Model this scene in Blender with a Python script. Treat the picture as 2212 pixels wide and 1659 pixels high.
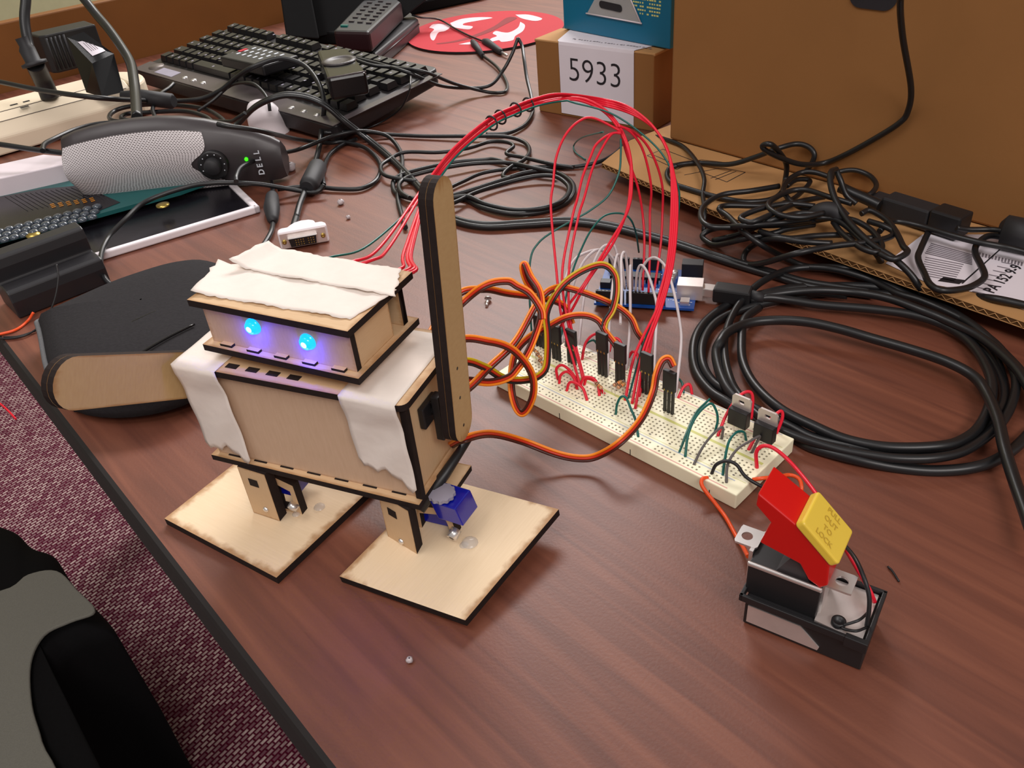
import bpy, math, random
from mathutils import Vector, Matrix
for o in list(bpy.data.objects): bpy.data.objects.remove(o, do_unlink=True)
S = bpy.context.scene
COL = S.collection
# ---------------------------------------------------------------- camera
FPX = 1820.0
CW = Vector((0.0, -0.4132787, 0.2981562))
ROT = Matrix(((0.9951009521, 0.0988640234, 0.0),
              (-0.0578427824, 0.5822078230, -0.8109798169),
              (-0.0801767276, 0.8070067879, 0.5850741292)))
cd = bpy.data.cameras.new('camera'); cam = bpy.data.objects.new('camera', cd); COL.objects.link(cam)
cam.matrix_world = Matrix.Translation(CW) @ ROT.to_4x4()
cd.sensor_width = 36.0; cd.sensor_fit = 'HORIZONTAL'; cd.lens = FPX / 2212 * 36.0
cd.clip_start = 0.01; cd.clip_end = 50
S.camera = cam
# ---------------------------------------------------------------- light
W = bpy.data.worlds.new('world'); S.world = W; W.use_nodes = True
W.node_tree.nodes['Background'].inputs[0].default_value = (1.0, 0.94, 0.90, 1)
W.node_tree.nodes['Background'].inputs[1].default_value = 0.27
def area(name, loc, target, sx, sy, power, col=(1, 1, 1)):
    l = bpy.data.lights.new(name, 'AREA'); l.shape = 'RECTANGLE'; l.size = sx; l.size_y = sy
    l.energy = power; l.color = col
    o = bpy.data.objects.new(name, l); COL.objects.link(o); o.location = loc
    o.rotation_euler = (Vector(target) - Vector(loc)).to_track_quat('-Z', 'Y').to_euler()
    return o
area('ceiling_light_far', (0.15, 2.45, 1.95), (0, 0, 0), 1.2, 0.5, 36, (1.0, 0.965, 0.96))
area('ceiling_light_right', (1.6, 2.75, 1.95), (0.1, 0, 0), 1.4, 0.8, 62, (1.0, 0.955, 0.94))
area('ceiling_light_overhead', (-0.9, -0.3, 1.95), (0, 0.1, 0), 1.2, 0.6, 10, (1.0, 0.95, 0.93))
area('ceiling_light_near', (0.6, -2.0, 1.95), (0.1, 0, 0), 1.3, 0.6, 26, (1.0, 0.93, 0.90))
vs = S.view_settings
S.display_settings.display_device = 'sRGB'
vs.view_transform = 'Standard'; vs.look = 'None'; vs.gamma = 1.0; vs.use_curve_mapping = False
vs.exposure = 0.46
# ---------------------------------------------------------------- geometry from measured points
MR = ROT.transposed()
def ray(x, y):
    return ROT @ Vector(((x - 1106) / FPX, -(y - 829.5) / FPX, -1.0))
def P(x, y, h=0.0):
    d = ray(x, y); return CW + d * ((h - CW.z) / d.z)
def PD(x, y, dep):
    return CW + ray(x, y) * dep
def depth(p):
    return -(MR @ (Vector(p) - CW)).z
def onplane(x, y, n, c):
    d = ray(x, y); n = Vector(n); return CW + d * ((c - CW.dot(n)) / n.dot(d))
# ---------------------------------------------------------------- materials
def lin(c):
    return tuple((v / 12.92 if v <= 0.04045 else ((v + 0.055) / 1.055) ** 2.4) for v in (k / 255 for k in c)) + (1,)
def mat(name, c, rough=0.5, metal=0.0, noise=0.12, scale=60, bump=0.0, spec=0.5, emit=None, es=0, alpha=1.0, coat=0):
    m = bpy.data.materials.new(name); m.use_nodes = True
    nt = m.node_tree; b = nt.nodes['Principled BSDF']
    b.inputs['Roughness'].default_value = rough; b.inputs['Metallic'].default_value = metal
    b.inputs['Specular IOR Level'].default_value = spec
    b.inputs['Coat Weight'].default_value = coat
    tc = nt.nodes.new('ShaderNodeTexCoord')
    n = nt.nodes.new('ShaderNodeTexNoise'); n.inputs['Scale'].default_value = scale; n.inputs['Detail'].default_value = 4
    nt.links.new(tc.outputs['Object'], n.inputs['Vector'])
    r = nt.nodes.new('ShaderNodeMix'); r.data_type = 'RGBA'
    L = lin(c)
    r.inputs[6].default_value = tuple(v * (1 - noise) for v in L[:3]) + (1,)
    r.inputs[7].default_value = tuple(min(1, v * (1 + noise)) for v in L[:3]) + (1,)
    nt.links.new(n.outputs['Fac'], r.inputs[0]); nt.links.new(r.outputs[2], b.inputs['Base Color'])
    if bump:
        bp = nt.nodes.new('ShaderNodeBump'); bp.inputs['Strength'].default_value = bump; bp.inputs['Distance'].default_value = 0.0006
        nt.links.new(n.outputs['Fac'], bp.inputs['Height']); nt.links.new(bp.outputs[0], b.inputs['Normal'])
    if emit:
        b.inputs['Emission Color'].default_value = lin(emit); b.inputs['Emission Strength'].default_value = es
    if alpha < 1:
        b.inputs['Alpha'].default_value = alpha
    return m
def nodes(m): return m.node_tree, m.node_tree.nodes['Principled BSDF']
# laser-cut birch plywood: fine grain, scorched fringes near the cut edges (uv runs 0..1 over the panel)
def ply_mat(name, c1, c2, scorch=0.5, sw=0.10, ns=9.0, dirx=True):
    m = bpy.data.materials.new(name); m.use_nodes = True; nt, b = nodes(m)
    b.inputs['Roughness'].default_value = 0.6; b.inputs['Specular IOR Level'].default_value = 0.3
    N = nt.nodes.new; Lk = nt.links.new
    uv = N('ShaderNodeUVMap'); uv.uv_map = 'UVMap'
    tc = N('ShaderNodeTexCoord')
    mp = N('ShaderNodeMapping'); mp.inputs['Scale'].default_value = (3, 45, 3) if dirx else (45, 3, 3)
    Lk(uv.outputs[0], mp.inputs[0])
    n1 = N('ShaderNodeTexNoise'); n1.inputs['Scale'].default_value = 1.6; n1.inputs['Detail'].default_value = 6; Lk(mp.outputs[0], n1.inputs['Vector'])
    n2 = N('ShaderNodeTexNoise'); n2.inputs['Scale'].default_value = ns; n2.inputs['Detail'].default_value = 3; Lk(uv.outputs[0], n2.inputs['Vector'])
    mx = N('ShaderNodeMix'); mx.data_type = 'RGBA'; mx.inputs[6].default_value = lin(c1); mx.inputs[7].default_value = lin(c2)
    Lk(n1.outputs['Fac'], mx.inputs[0])
    sp = N('ShaderNodeSeparateXYZ'); Lk(uv.outputs[0], sp.inputs[0])
    def mth(op, a, bb=None):
        k = N('ShaderNodeMath'); k.operation = op
        if isinstance(a, (int, float)): k.inputs[0].default_value = a
        else: Lk(a, k.inputs[0])
        if bb is not None:
            if isinstance(bb, (int, float)): k.inputs[1].default_value = bb
            else: Lk(bb, k.inputs[1])
        return k.outputs[0]
    dx = mth('MINIMUM', sp.outputs[0], mth('SUBTRACT', 1.0, sp.outputs[0]))
    dy = mth('MINIMUM', sp.outputs[1], mth('SUBTRACT', 1.0, sp.outputs[1]))
    d = mth('MINIMUM', dx, dy)
    d = mth('ADD', d, mth('MULTIPLY', mth('SUBTRACT', n2.outputs['Fac'], 0.5), sw * 1.9))
    mr = N('ShaderNodeMapRange'); mr.interpolation_type = 'SMOOTHSTEP'
    mr.inputs[1].default_value = 0.0; mr.inputs[2].default_value = sw; mr.inputs[3].default_value = scorch; mr.inputs[4].default_value = 0.0
    Lk(d, mr.inputs[0])
    m2 = N('ShaderNodeMix'); m2.data_type = 'RGBA'; Lk(mr.outputs[0], m2.inputs[0]); Lk(mx.outputs[2], m2.inputs[6]); m2.inputs[7].default_value = lin((150, 98, 42))
    Lk(m2.outputs[2], b.inputs['Base Color'])
    bp = N('ShaderNodeBump'); bp.inputs['Strength'].default_value = 0.15; bp.inputs['Distance'].default_value = 0.0003
    Lk(n1.outputs['Fac'], bp.inputs['Height']); Lk(bp.outputs[0], b.inputs['Normal'])
    return m
M = {}
M['ply_foot'] = ply_mat('ply_foot', (236, 212, 180), (224, 198, 162), 0.75, 0.06, 11)
M['ply'] = ply_mat('ply', (214, 182, 144), (196, 162, 124), 0.55, 0.035, 8)
M['ply_front'] = ply_mat('ply_front', (206, 176, 150), (190, 158, 130), 0.35, 0.03, 8, False)
M['ply_arm'] = ply_mat('ply_arm', (196, 164, 118), (182, 148, 102), 0.6, 0.05, 6, False)
M['char'] = mat('char', (36, 27, 25), 0.75, noise=0.35, scale=300, spec=0.2)
M['black'] = mat('black', (26, 25, 27), 0.45, noise=0.2)
M['blackg'] = mat('blackg', (14, 14, 16), 0.22, noise=0.1)
M['cable'] = mat('cable', (24, 24, 26), 0.38, noise=0.15, spec=0.5)
M['matblack'] = mat('matblack', (10, 9, 11), 0.7, noise=0.2, spec=0.2)
M['rubber'] = mat('rubber', (34, 33, 36), 0.6, noise=0.2)
M['tape'] = mat('tape', (228, 217, 208), 0.7, noise=0.05, scale=150, bump=0.4, spec=0.2)
M['servo'] = mat('servo', (16, 24, 150), 0.18, noise=0.1, coat=0.4)
M['white'] = mat('white', (236, 228, 232), 0.4, noise=0.03)
M['whitep'] = mat('whitep', (226, 214, 220), 0.35, noise=0.04)
M['metal'] = mat('metal', (228, 224, 222), 0.30, 0.85, noise=0.08, scale=90)
M['tin'] = mat('tin', (226, 216, 212), 0.42, 0.75, noise=0.12, scale=140)
M['gold'] = mat('gold', (190, 165, 90), 0.35, 1.0)
M['red'] = mat('red', (226, 26, 52), 0.35, noise=0.06)
M['redsw'] = mat('redsw', (196, 12, 10), 0.3, noise=0.05)
M['yellow'] = mat('yellow', (226, 192, 66), 0.35, noise=0.04)
M['yeldark'] = mat('yeldark', (196, 162, 52), 0.4)
M['green'] = mat('green', (4, 92, 84), 0.35, noise=0.08)
M['wwhite'] = mat('wwhite', (214, 204, 206), 0.4, noise=0.04)
M['gray'] = mat('gray', (92, 86, 84), 0.45, noise=0.08)
M['orange'] = mat('orange', (248, 140, 30), 0.4, noise=0.05)
M['orangew'] = mat('orangew', (240, 84, 30), 0.4, noise=0.05)
M['redst'] = mat('redst', (200, 48, 20), 0.4, noise=0.05)
M['brown'] = mat('brown', (70, 30, 22), 0.4, noise=0.08)
M['yelw'] = mat('yelw', (206, 176, 16), 0.4, noise=0.05)
M['bb'] = mat('bb', (250, 244, 212), 0.45, noise=0.03, scale=40)
M['bbhole'] = mat('bbhole', (140, 132, 108), 0.7)
M['pink'] = mat('pink', (226, 168, 158), 0.5)
M['lblue'] = mat('lblue', (176, 186, 204), 0.5)
M['yelgreen'] = mat('yelgreen', (212, 212, 130), 0.5)
M['pcb'] = mat('pcb', (12, 70, 150), 0.35, noise=0.2, scale=220)
M['tealp'] = mat('tealp', (20, 88, 88), 0.4, noise=0.08)
M['steelg'] = mat('steelg', (120, 112, 108), 0.5, 0.6)
M['silk'] = mat('silk', (210, 216, 224), 0.5)
M['cream'] = mat('cream', (236, 220, 194), 0.4, noise=0.05, scale=15)
M['paper'] = mat('paper', (222, 214, 222), 0.7, noise=0.03)
M['tapeg'] = mat('tapeg', (206, 197, 196), 0.7, noise=0.03)
M['ink'] = mat('ink', (28, 26, 32), 0.6)
M['inkg'] = mat('inkg', (120, 112, 120), 0.6)
M['clear'] = mat('clear', (205, 200, 195), 0.15, noise=0.1, alpha=0.45)
M['padred'] = mat('padred', (182, 20, 38), 0.8, noise=0.08, scale=300)
M['padwhite'] = mat('padwhite', (236, 196, 202), 0.8)
M['paddark'] = mat('paddark', (130, 26, 32), 0.8)
M['box_teal'] = mat('box_teal', (10, 104, 138), 0.35, noise=0.08, scale=12)
M['neo'] = mat('neo', (42, 40, 42), 0.9, noise=0.25, scale=500, bump=0.5, spec=0.15)
M['neoedge'] = mat('neoedge', (98, 98, 100), 0.85, noise=0.2, scale=500, bump=0.5)
M['darkg'] = mat('darkg', (58, 52, 54), 0.4, noise=0.1)
M['kbd'] = mat('kbd', (30, 27, 29), 0.42, noise=0.1)
M['kbdl'] = mat('kbdl', (82, 74, 76), 0.3, noise=0.08)
M['key'] = mat('key', (24, 23, 25), 0.35, noise=0.1)
M['batt'] = mat('batt', (34, 33, 36), 0.42, noise=0.1, scale=250)
M['glassb'] = mat('glassb', (22, 20, 26), 0.25, noise=0.3, scale=90)
M['remred'] = mat('remred', (40, 14, 18), 0.4)
M['puttyw'] = mat('puttyw', (190, 180, 182), 0.35)
M['orangek'] = mat('orangek', (206, 130, 30), 0.5)
M['dome'] = mat('dome', (64, 72, 82), 0.12, noise=0.2, coat=0.6)
M['limeled'] = mat('limeled', (60, 255, 20), 0.4, emit=(40, 255, 10), es=2.2)
M['limeled2'] = mat('limeled2', (160, 255, 60), 0.4, emit=(150, 255, 40), es=2.0)
M['blueled'] = mat('blueled', (20, 120, 255), 0.15, emit=(10, 150, 255), es=1.5)
M['bluecore'] = mat('bluecore', (180, 235, 255), 0.15, emit=(120, 225, 255), es=2.5)
M['resist'] = mat('resist', (206, 150, 110), 0.4)
M['greylab'] = mat('greylab', (150, 145, 160), 0.5)
# cardboard
def card_mat(name, c, s=0.10):
    m = mat(name, c, 0.8, noise=s, scale=14, spec=0.2); nt, b = nodes(m)
    w = nt.nodes.new('ShaderNodeTexNoise'); w.inputs['Scale'].default_value = 400
    tc = nt.nodes.new('ShaderNodeTexCoord'); nt.links.new(tc.outputs['Object'], w.inputs['Vector'])
    bp = nt.nodes.new('ShaderNodeBump'); bp.inputs['Strength'].default_value = 0.12; bp.inputs['Distance'].default_value = 0.0005
    nt.links.new(w.outputs['Fac'], bp.inputs['Height']); nt.links.new(bp.outputs[0], b.inputs['Normal'])
    return m
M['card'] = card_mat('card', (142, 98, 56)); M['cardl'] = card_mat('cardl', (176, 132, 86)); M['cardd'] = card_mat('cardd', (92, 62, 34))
# desk laminate
def desk_mat():
    m = bpy.data.materials.new('desk_laminate'); m.use_nodes = True; nt, b = nodes(m); N = nt.nodes.new; Lk = nt.links.new
    tc = N('ShaderNodeTexCoord'); mp = N('ShaderNodeMapping')
    mp.inputs['Rotation'].default_value = (0, 0, math.radians(-52)); mp.inputs['Scale'].default_value = (60, 7, 7)
    mp.vector_type = 'TEXTURE'; mp.inputs['Scale'].default_value = (1 / 6.5, 1 / 110.0, 1)
    mp.inputs['Rotation'].default_value = (0, 0, math.radians(-50))
    Lk(tc.outputs['Object'], mp.inputs[0])
    n = N('ShaderNodeTexNoise'); n.inputs['Scale'].default_value = 1.0; n.inputs['Detail'].default_value = 8; n.inputs['Distortion'].default_value = 0.8
    Lk(mp.outputs[0], n.inputs['Vector'])
    cr = N('ShaderNodeValToRGB'); e = cr.color_ramp.elements
    e[0].position = 0.30; e[0].color = lin((94, 50, 36)); e[1].position = 0.72; e[1].color = lin((124, 72, 52))
    x = cr.color_ramp.elements.new(0.5); x.color = lin((110, 61, 44))
    Lk(n.outputs['Fac'], cr.inputs[0]); Lk(cr.outputs[0], b.inputs['Base Color'])
    b.inputs['Roughness'].default_value = 0.47; b.inputs['Specular IOR Level'].default_value = 0.7
    n2 = N('ShaderNodeTexNoise'); n2.inputs['Scale'].default_value = 700; Lk(tc.outputs['Object'], n2.inputs['Vector'])
    bp = N('ShaderNodeBump'); bp.inputs['Strength'].default_value = 0.16; bp.inputs['Distance'].default_value = 0.0004
    Lk(n2.outputs['Fac'], bp.inputs['Height']); Lk(bp.outputs[0], b.inputs['Normal'])
    return m
M['desk'] = desk_mat()
M['deskedge'] = mat('deskedge', (20, 13, 12), 0.75, noise=0.2)
M['panelw'] = mat('panelw', (122, 74, 26), 0.5, noise=0.25, scale=9)
M['wallp'] = mat('wallp', (168, 164, 128), 0.9, noise=0.1, scale=30)
def carpet_mat():
    m = bpy.data.materials.new('carpet'); m.use_nodes = True; nt, b = nodes(m); N = nt.nodes.new; Lk = nt.links.new
    b.inputs['Roughness'].default_value = 1.0; b.inputs['Specular IOR Level'].default_value = 0.05
    tc = N('ShaderNodeTexCoord'); mp = N('ShaderNodeMapping'); mp.inputs['Rotation'].default_value = (0, 0, math.radians(-50))
    Lk(tc.outputs['Object'], mp.inputs[0])
    br = N('ShaderNodeTexBrick'); br.offset = 0.5; br.inputs['Scale'].default_value = 1.0
    br.inputs['Brick Width'].default_value = 0.0125; br.inputs['Row Height'].default_value = 0.0066; br.inputs['Mortar Size'].default_value = 0.0021
    br.inputs['Mortar Smooth'].default_value = 0.8
    br.inputs['Color1'].default_value = lin((196, 174, 170)); br.inputs['Color2'].default_value = lin((116, 74, 86)); br.inputs['Mortar'].default_value = lin((82, 12, 38))
    Lk(mp.outputs[0], br.inputs[0])
    n = N('ShaderNodeTexNoise'); n.inputs['Scale'].default_value = 260; n.inputs['Detail'].default_value = 3; Lk(tc.outputs['Object'], n.inputs['Vector'])
    mx = N('ShaderNodeMix'); mx.data_type = 'RGBA'; mx.blend_type = 'MULTIPLY'; mx.inputs[0].default_value = 0.35
    Lk(br.outputs[0], mx.inputs[6])
    cr = N('ShaderNodeValToRGB'); cr.color_ramp.elements[0].position = .35; cr.color_ramp.elements[0].color = (0.25, 0.18, 0.2, 1); cr.color_ramp.elements[1].position = .65; cr.color_ramp.elements[1].color = (1, 1, 1, 1)
    Lk(n.outputs['Fac'], cr.inputs[0]); Lk(cr.outputs[0], mx.inputs[7]); Lk(mx.outputs[2], b.inputs['Base Color'])
    bp = N('ShaderNodeBump'); bp.inputs['Strength'].default_value = 0.6; bp.inputs['Distance'].default_value = 0.002
    Lk(br.outputs['Fac'], bp.inputs['Height']); bp.invert = True; Lk(bp.outputs[0], b.inputs['Normal'])
    return m
M['carpet'] = carpet_mat()
def mesh_mat():   # perforated silver speaker cloth
    m = bpy.data.materials.new('speaker_mesh'); m.use_nodes = True; nt, b = nodes(m); N = nt.nodes.new; Lk = nt.links.new
    b.inputs['Roughness'].default_value = 0.4; b.inputs['Metallic'].default_value = 0.1
    uv = N('ShaderNodeUVMap'); uv.uv_map = 'UVMap'
    br = N('ShaderNodeTexBrick'); br.offset = 0.5; br.inputs['Scale'].default_value = 1.0
    br.inputs['Brick Width'].default_value = 0.0028; br.inputs['Row Height'].default_value = 0.0017; br.inputs['Mortar Size'].default_value = 0.00042; br.inputs['Mortar Smooth'].default_value = 0.2
    br.inputs['Color1'].default_value = lin((96, 88, 88)); br.inputs['Color2'].default_value = lin((112, 104, 104)); br.inputs['Mortar'].default_value = lin((238, 232, 234))
    Lk(uv.outputs[0], br.inputs[0]); Lk(br.outputs[0], b.inputs['Base Color'])
    return m
M['mesh'] = mesh_mat()
# ---------------------------------------------------------------- mesh builder
class MB:
    def __init__(s): s.v = []; s.f = []; s.m = []; s.uv = {}; s.mats = []; s.sm = []
    def mi(s, m):
        m = M[m] if isinstance(m, str) else m
        if m not in s.mats: s.mats.append(m)
        return s.mats.index(m)
    def face(s, pts, m, uv=None, smooth=False):
        b = len(s.v); s.v += [tuple(p) for p in pts]; s.f.append(tuple(range(b, b + len(pts)))); s.m.append(s.mi(m)); s.sm.append(smooth)
        if uv: s.uv[len(s.f) - 1] = uv
    def extr(s, pts, vec, mtop, mside=None, mbot=None):
        """planar polygon pts extruded by vec (pts = bottom, pts+vec = top)"""
        pts = [Vector(p) for p in pts]; vec = Vector(vec); n = len(pts)
        nrm = Vector((0, 0, 0))
        for i in range(n): nrm += pts[i].cross(pts[(i + 1) % n])
        if nrm.dot(vec) < 0: pts = pts[::-1]
        b = len(s.v); s.v += [tuple(p) for p in pts] + [tuple(p + vec) for p in pts]
        e1 = (pts[1] - pts[0]); 
        if e1.length < 1e-9: e1 = Vector((1, 0, 0))
        # uv box in plane
        ax = max(((pts[(i + 1) % n] - pts[i]) for i in range(n)), key=lambda e: e.length).normalized()
        ay = vec.normalized().cross(ax)
        us = [p.dot(ax) for p in pts]; vs_ = [p.dot(ay) for p in pts]
        u0, u1, v0, v1 = min(us), max(us), min(vs_), max(vs_)
        uvs = [((u - u0) / (u1 - u0 + 1e-9), (w - v0) / (v1 - v0 + 1e-9)) for u, w in zip(us, vs_)]
        s.f.append(tuple(range(b + n, b + 2 * n))); s.m.append(s.mi(mtop)); s.uv[len(s.f) - 1] = uvs; s.sm.append(False)
        s.f.append(tuple(range(b + n - 1, b - 1, -1))); s.m.append(s.mi(mbot or mtop)); s.uv[len(s.f) - 1] = uvs[::-1]; s.sm.append(False)
        for i in range(n):
            j = (i + 1) % n; s.f.append((b + i, b + j, b + n + j, b + n + i)); s.m.append(s.mi(mside or mtop)); s.sm.append(False)
    def box(s, o, a, b, c, m, mside=None):
        """box at corner o with edge vectors a, b, c"""
        o, a, b, c = map(Vector, (o, a, b, c)); s.extr([o, o + a, o + a + b, o + b], c, m, mside)
    def tube(s, pts, r, m, n=10, cap=True, rr=None):
        pts = [Vector(p) for p in pts]; N = len(pts)
        t0 = (pts[1] - pts[0]).normalized(); up = Vector((0, 0, 1)) if abs(t0.z) < .9 else Vector((1, 0, 0))
        x = t0.cross(up).normalized(); b = len(s.v); mi = s.mi(m); prev = t0
        for i in range(N):
            t = (pts[min(i + 1, N - 1)] - pts[max(i - 1, 0)])
            t = t.normalized() if t.length > 1e-9 else prev
            q = prev.rotation_difference(t); x = (q @ x); x = (x - t * x.dot(t)).normalized(); y = t.cross(x); prev = t
            R = rr[i] if rr else r
            for k in range(n):
                a = 2 * math.pi * k / n; s.v.append(tuple(pts[i] + x * math.cos(a) * R + y * math.sin(a) * R))
        for i in range(N - 1):
            for k in range(n):
                k2 = (k + 1) % n; s.f.append((b + i * n + k, b + i * n + k2, b + (i + 1) * n + k2, b + (i + 1) * n + k)); s.m.append(mi); s.sm.append(True)
        if cap:
            s.f.append(tuple(b + k for k in range(n))[::-1]); s.m.append(mi); s.sm.append(False)
            s.f.append(tuple(b + (N - 1) * n + k for k in range(n))); s.m.append(mi); s.sm.append(False)
    def cyl(s, a, b, r, m, n=20, r2=None):
        s.tube([a, b], r, m, n, True, [r, r2 if r2 is not None else r])
    def disc_ring(s, c, ax, prof, m, n=24):
        """lathe: prof = [(radius, offset along ax)]"""
        c = Vector(c); ax = Vector(ax).normalized(); x = ax.orthogonal().normalized(); y = ax.cross(x); b = len(s.v); mi = s.mi(m)
        for r, h in prof:
            for k in range(n):
                a = 2 * math.pi * k / n; s.v.append(tuple(c + ax * h + (x * math.cos(a) + y * math.sin(a)) * r))
        for i in range(len(prof) - 1):
            for k in range(n):
                k2 = (k + 1) % n; s.f.append((b + i * n + k, b + i * n + k2, b + (i + 1) * n + k2, b + (i + 1) * n + k)); s.m.append(mi); s.sm.append(True)
    def grid(s, rows, m, smooth=True, uvf=None):
        b = len(s.v); R = len(rows); Cn = len(rows[0]); mi = s.mi(m)
        for r in rows: s.v += [tuple(p) for p in r]
        for i in range(R - 1):
            for j in range(Cn - 1):
                s.f.append((b + i * Cn + j, b + i * Cn + j + 1, b + (i + 1) * Cn + j + 1, b + (i + 1) * Cn + j)); s.m.append(mi); s.sm.append(smooth)
                if uvf: s.uv[len(s.f) - 1] = [uvf(i, j), uvf(i, j + 1), uvf(i + 1, j + 1), uvf(i + 1, j)]
    def build(s, name, parent=None, bevel=0, seg=2, solid=0, fix=True):
        me = bpy.data.meshes.new(name)
        og = Vector((0, 0, 0))
        if parent is not None: og = WORLD[parent.name]
        elif s.v:
            xs = [p[0] for p in s.v]; ys = [p[1] for p in s.v]; zs = [p[2] for p in s.v]
            og = Vector(((min(xs) + max(xs)) / 2, (min(ys) + max(ys)) / 2, min(zs)))
        c = og
        if parent is not None:
            xs = [p[0] for p in s.v]; ys = [p[1] for p in s.v]; zs = [p[2] for p in s.v]
            c = Vector(((min(xs) + max(xs)) / 2, (min(ys) + max(ys)) / 2, min(zs)))
        me.from_pydata([tuple(Vector(p) - c) for p in s.v], [], s.f)
        for m in s.mats: me.materials.append(m)
        for i, p in enumerate(me.polygons): p.material_index = s.m[i]; p.use_smooth = s.sm[i]
        if s.uv:
            ul = me.uv_layers.new(name='UVMap')
            for fi, u in s.uv.items():
                for k, li in enumerate(me.polygons[fi].loop_indices): ul.data[li].uv = u[k]
        me.update()
        o = bpy.data.objects.new(name, me); COL.objects.link(o)
        o.location = c - og if parent is not None else c
        WORLD[o.name] = c.copy()
        if parent is not None: o.parent = parent
        if fix:
            import bmesh
            bm = bmesh.new(); bm.from_mesh(me); bmesh.ops.recalc_face_normals(bm, faces=bm.faces); bm.to_mesh(me); bm.free()
        if solid:
            q = o.modifiers.new('s', 'SOLIDIFY'); q.thickness = solid; q.offset = 0
        if bevel:
            q = o.modifiers.new('b', 'BEVEL'); q.width = bevel; q.segments = seg; q.limit_method = 'ANGLE'; q.angle_limit = math.radians(35)
        return o
WORLD = {}
def tag(o, label=None, cat=None, group=None, kind=None):
    if label: o['label'] = label
    if cat: o['category'] = cat
    if group: o['group'] = group
    if kind: o['kind'] = kind
    return o
def thing(name, label, cat, loc, group=None):
    o = bpy.data.objects.new(name, None); o.empty_display_size = 0.01; COL.objects.link(o); o.location = loc
    WORLD[o.name] = Vector(loc); return tag(o, label, cat, group)
def smoothpts(pts, n=8):
    pts = [Vector(p) for p in pts]
    if len(pts) < 3: return pts
    q = [pts[0] * 2 - pts[1]] + pts + [pts[-1] * 2 - pts[-2]]; out = []
    for i in range(1, len(q) - 2):
        p0, p1, p2, p3 = q[i - 1:i + 3]
        for k in range(n):
            t = k / n
            out.append(0.5 * ((2 * p1) + (p2 - p0) * t + (2 * p0 - 5 * p1 + 4 * p2 - p3) * t * t + (3 * p1 - p0 - 3 * p2 + p3) * t ** 3))
    out.append(pts[-1]); return out
def wpts(spec, minz=0.0):
    """(x, y, h): h number = height above the desk, None = between its neighbours, ('d', v) = distance"""
    out = [None] * len(spec); dep = [None] * len(spec)
    for i, (x, y, h) in enumerate(spec):
        if isinstance(h, Vector): out[i] = h
        elif isinstance(h, tuple): out[i] = PD(x, y, h[1])
        elif h is not None: out[i] = P(x, y, h)
        if out[i] is not None: dep[i] = depth(out[i])
    L = [0]
    for i in range(1, len(spec)): L.append(L[-1] + math.hypot(spec[i][0] - spec[i - 1][0], spec[i][1] - spec[i - 1][1]))
    kn = [i for i in range(len(spec)) if dep[i] is not None]
    for i in range(len(spec)):
        if out[i] is None:
            a = max([k for k in kn if k < i], default=kn[0]); b = min([k for k in kn if k > i], default=kn[-1])
            t = 0 if a == b else (L[i] - L[a]) / (L[b] - L[a])
            p = PD(spec[i][0], spec[i][1], dep[a] * (1 - t) + dep[b] * t)
            if p.z < minz: p = P(spec[i][0], spec[i][1], minz)
            out[i] = p
    return out
def text_mesh(mb, s, org, ax, ay, size, m, bold=0.0, lift=None, align='CENTER', depthv=0.0):
    cu = bpy.data.curves.new('t', 'FONT'); cu.body = s; cu.size = 1; cu.align_x = align; cu.align_y = 'CENTER'; cu.offset = bold; cu.extrude = 0; cu.resolution_u = 4
    o = bpy.data.objects.new('t', cu); COL.objects.link(o)
    dg = bpy.context.evaluated_depsgraph_get(); me = o.evaluated_get(dg).to_mesh()
    ax = Vector(ax).normalized() * size; ay = Vector(ay).normalized() * size; nz = ax.cross(ay).normalized() * (lift if lift is not None else 0.0002)
    b = len(mb.v); org = Vector(org)
    for v in me.vertices: mb.v.append(tuple(org + ax * v.co.x + ay * v.co.y + nz))
    for p in me.polygons: mb.f.append(tuple(b + i for i in p.vertices)); mb.m.append(mb.mi(m)); mb.sm.append(False)
    o.evaluated_get(dg).to_mesh_clear(); bpy.data.objects.remove(o); bpy.data.curves.remove(cu)
def rpoly(o, a, b, r, n=5):
    """rounded rectangle outline: corner o, edges a,b, radius r"""
    o, a, b = Vector(o), Vector(a), Vector(b); ua, ub = a.normalized(), b.normalized(); pts = []
    for (c, s1, s2) in ((o + ua * r + ub * r, -1, -1), (o + a - ua * r + ub * r, 1, -1), (o + a + b - ua * r - ub * r, 1, 1), (o + b + ua * r - ub * r, -1, 1)):
        base = {(-1, -1): 180, (1, -1): 270, (1, 1): 0, (-1, 1): 90}[(s1, s2)]
        for k in range(n + 1):
            t = math.radians(base + 90 * k / n); pts.append(c + ua * math.cos(t) * r + ub * math.sin(t) * r)
    return pts
Z = Vector((0, 0, 1))
# ================================================================ setting
E1 = Vector((0.784, 0.621, 0)).normalized(); E2 = Vector((-0.621, 0.784, 0)).normalized()
def T(a, b, z=0.0): return E1 * a + E2 * b + Z * z
EA = (P(0, 740).dot(E1) + P(700, 1659).dot(E1)) / 2
mb = MB(); mb.face([(-4, -3, -.74), (3, -3, -.74), (3, 4.6, -.74), (-4, 4.6, -.74)], 'carpet'); tag(mb.build('floor'), kind='structure')
mb = MB(); mb.box(T(-2.6, 2.3, -.74), E1 * 5.2, E2 * 0.06, Z * 2.7, 'wallp'); tag(mb.build('wall_back'), kind='structure')
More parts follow.
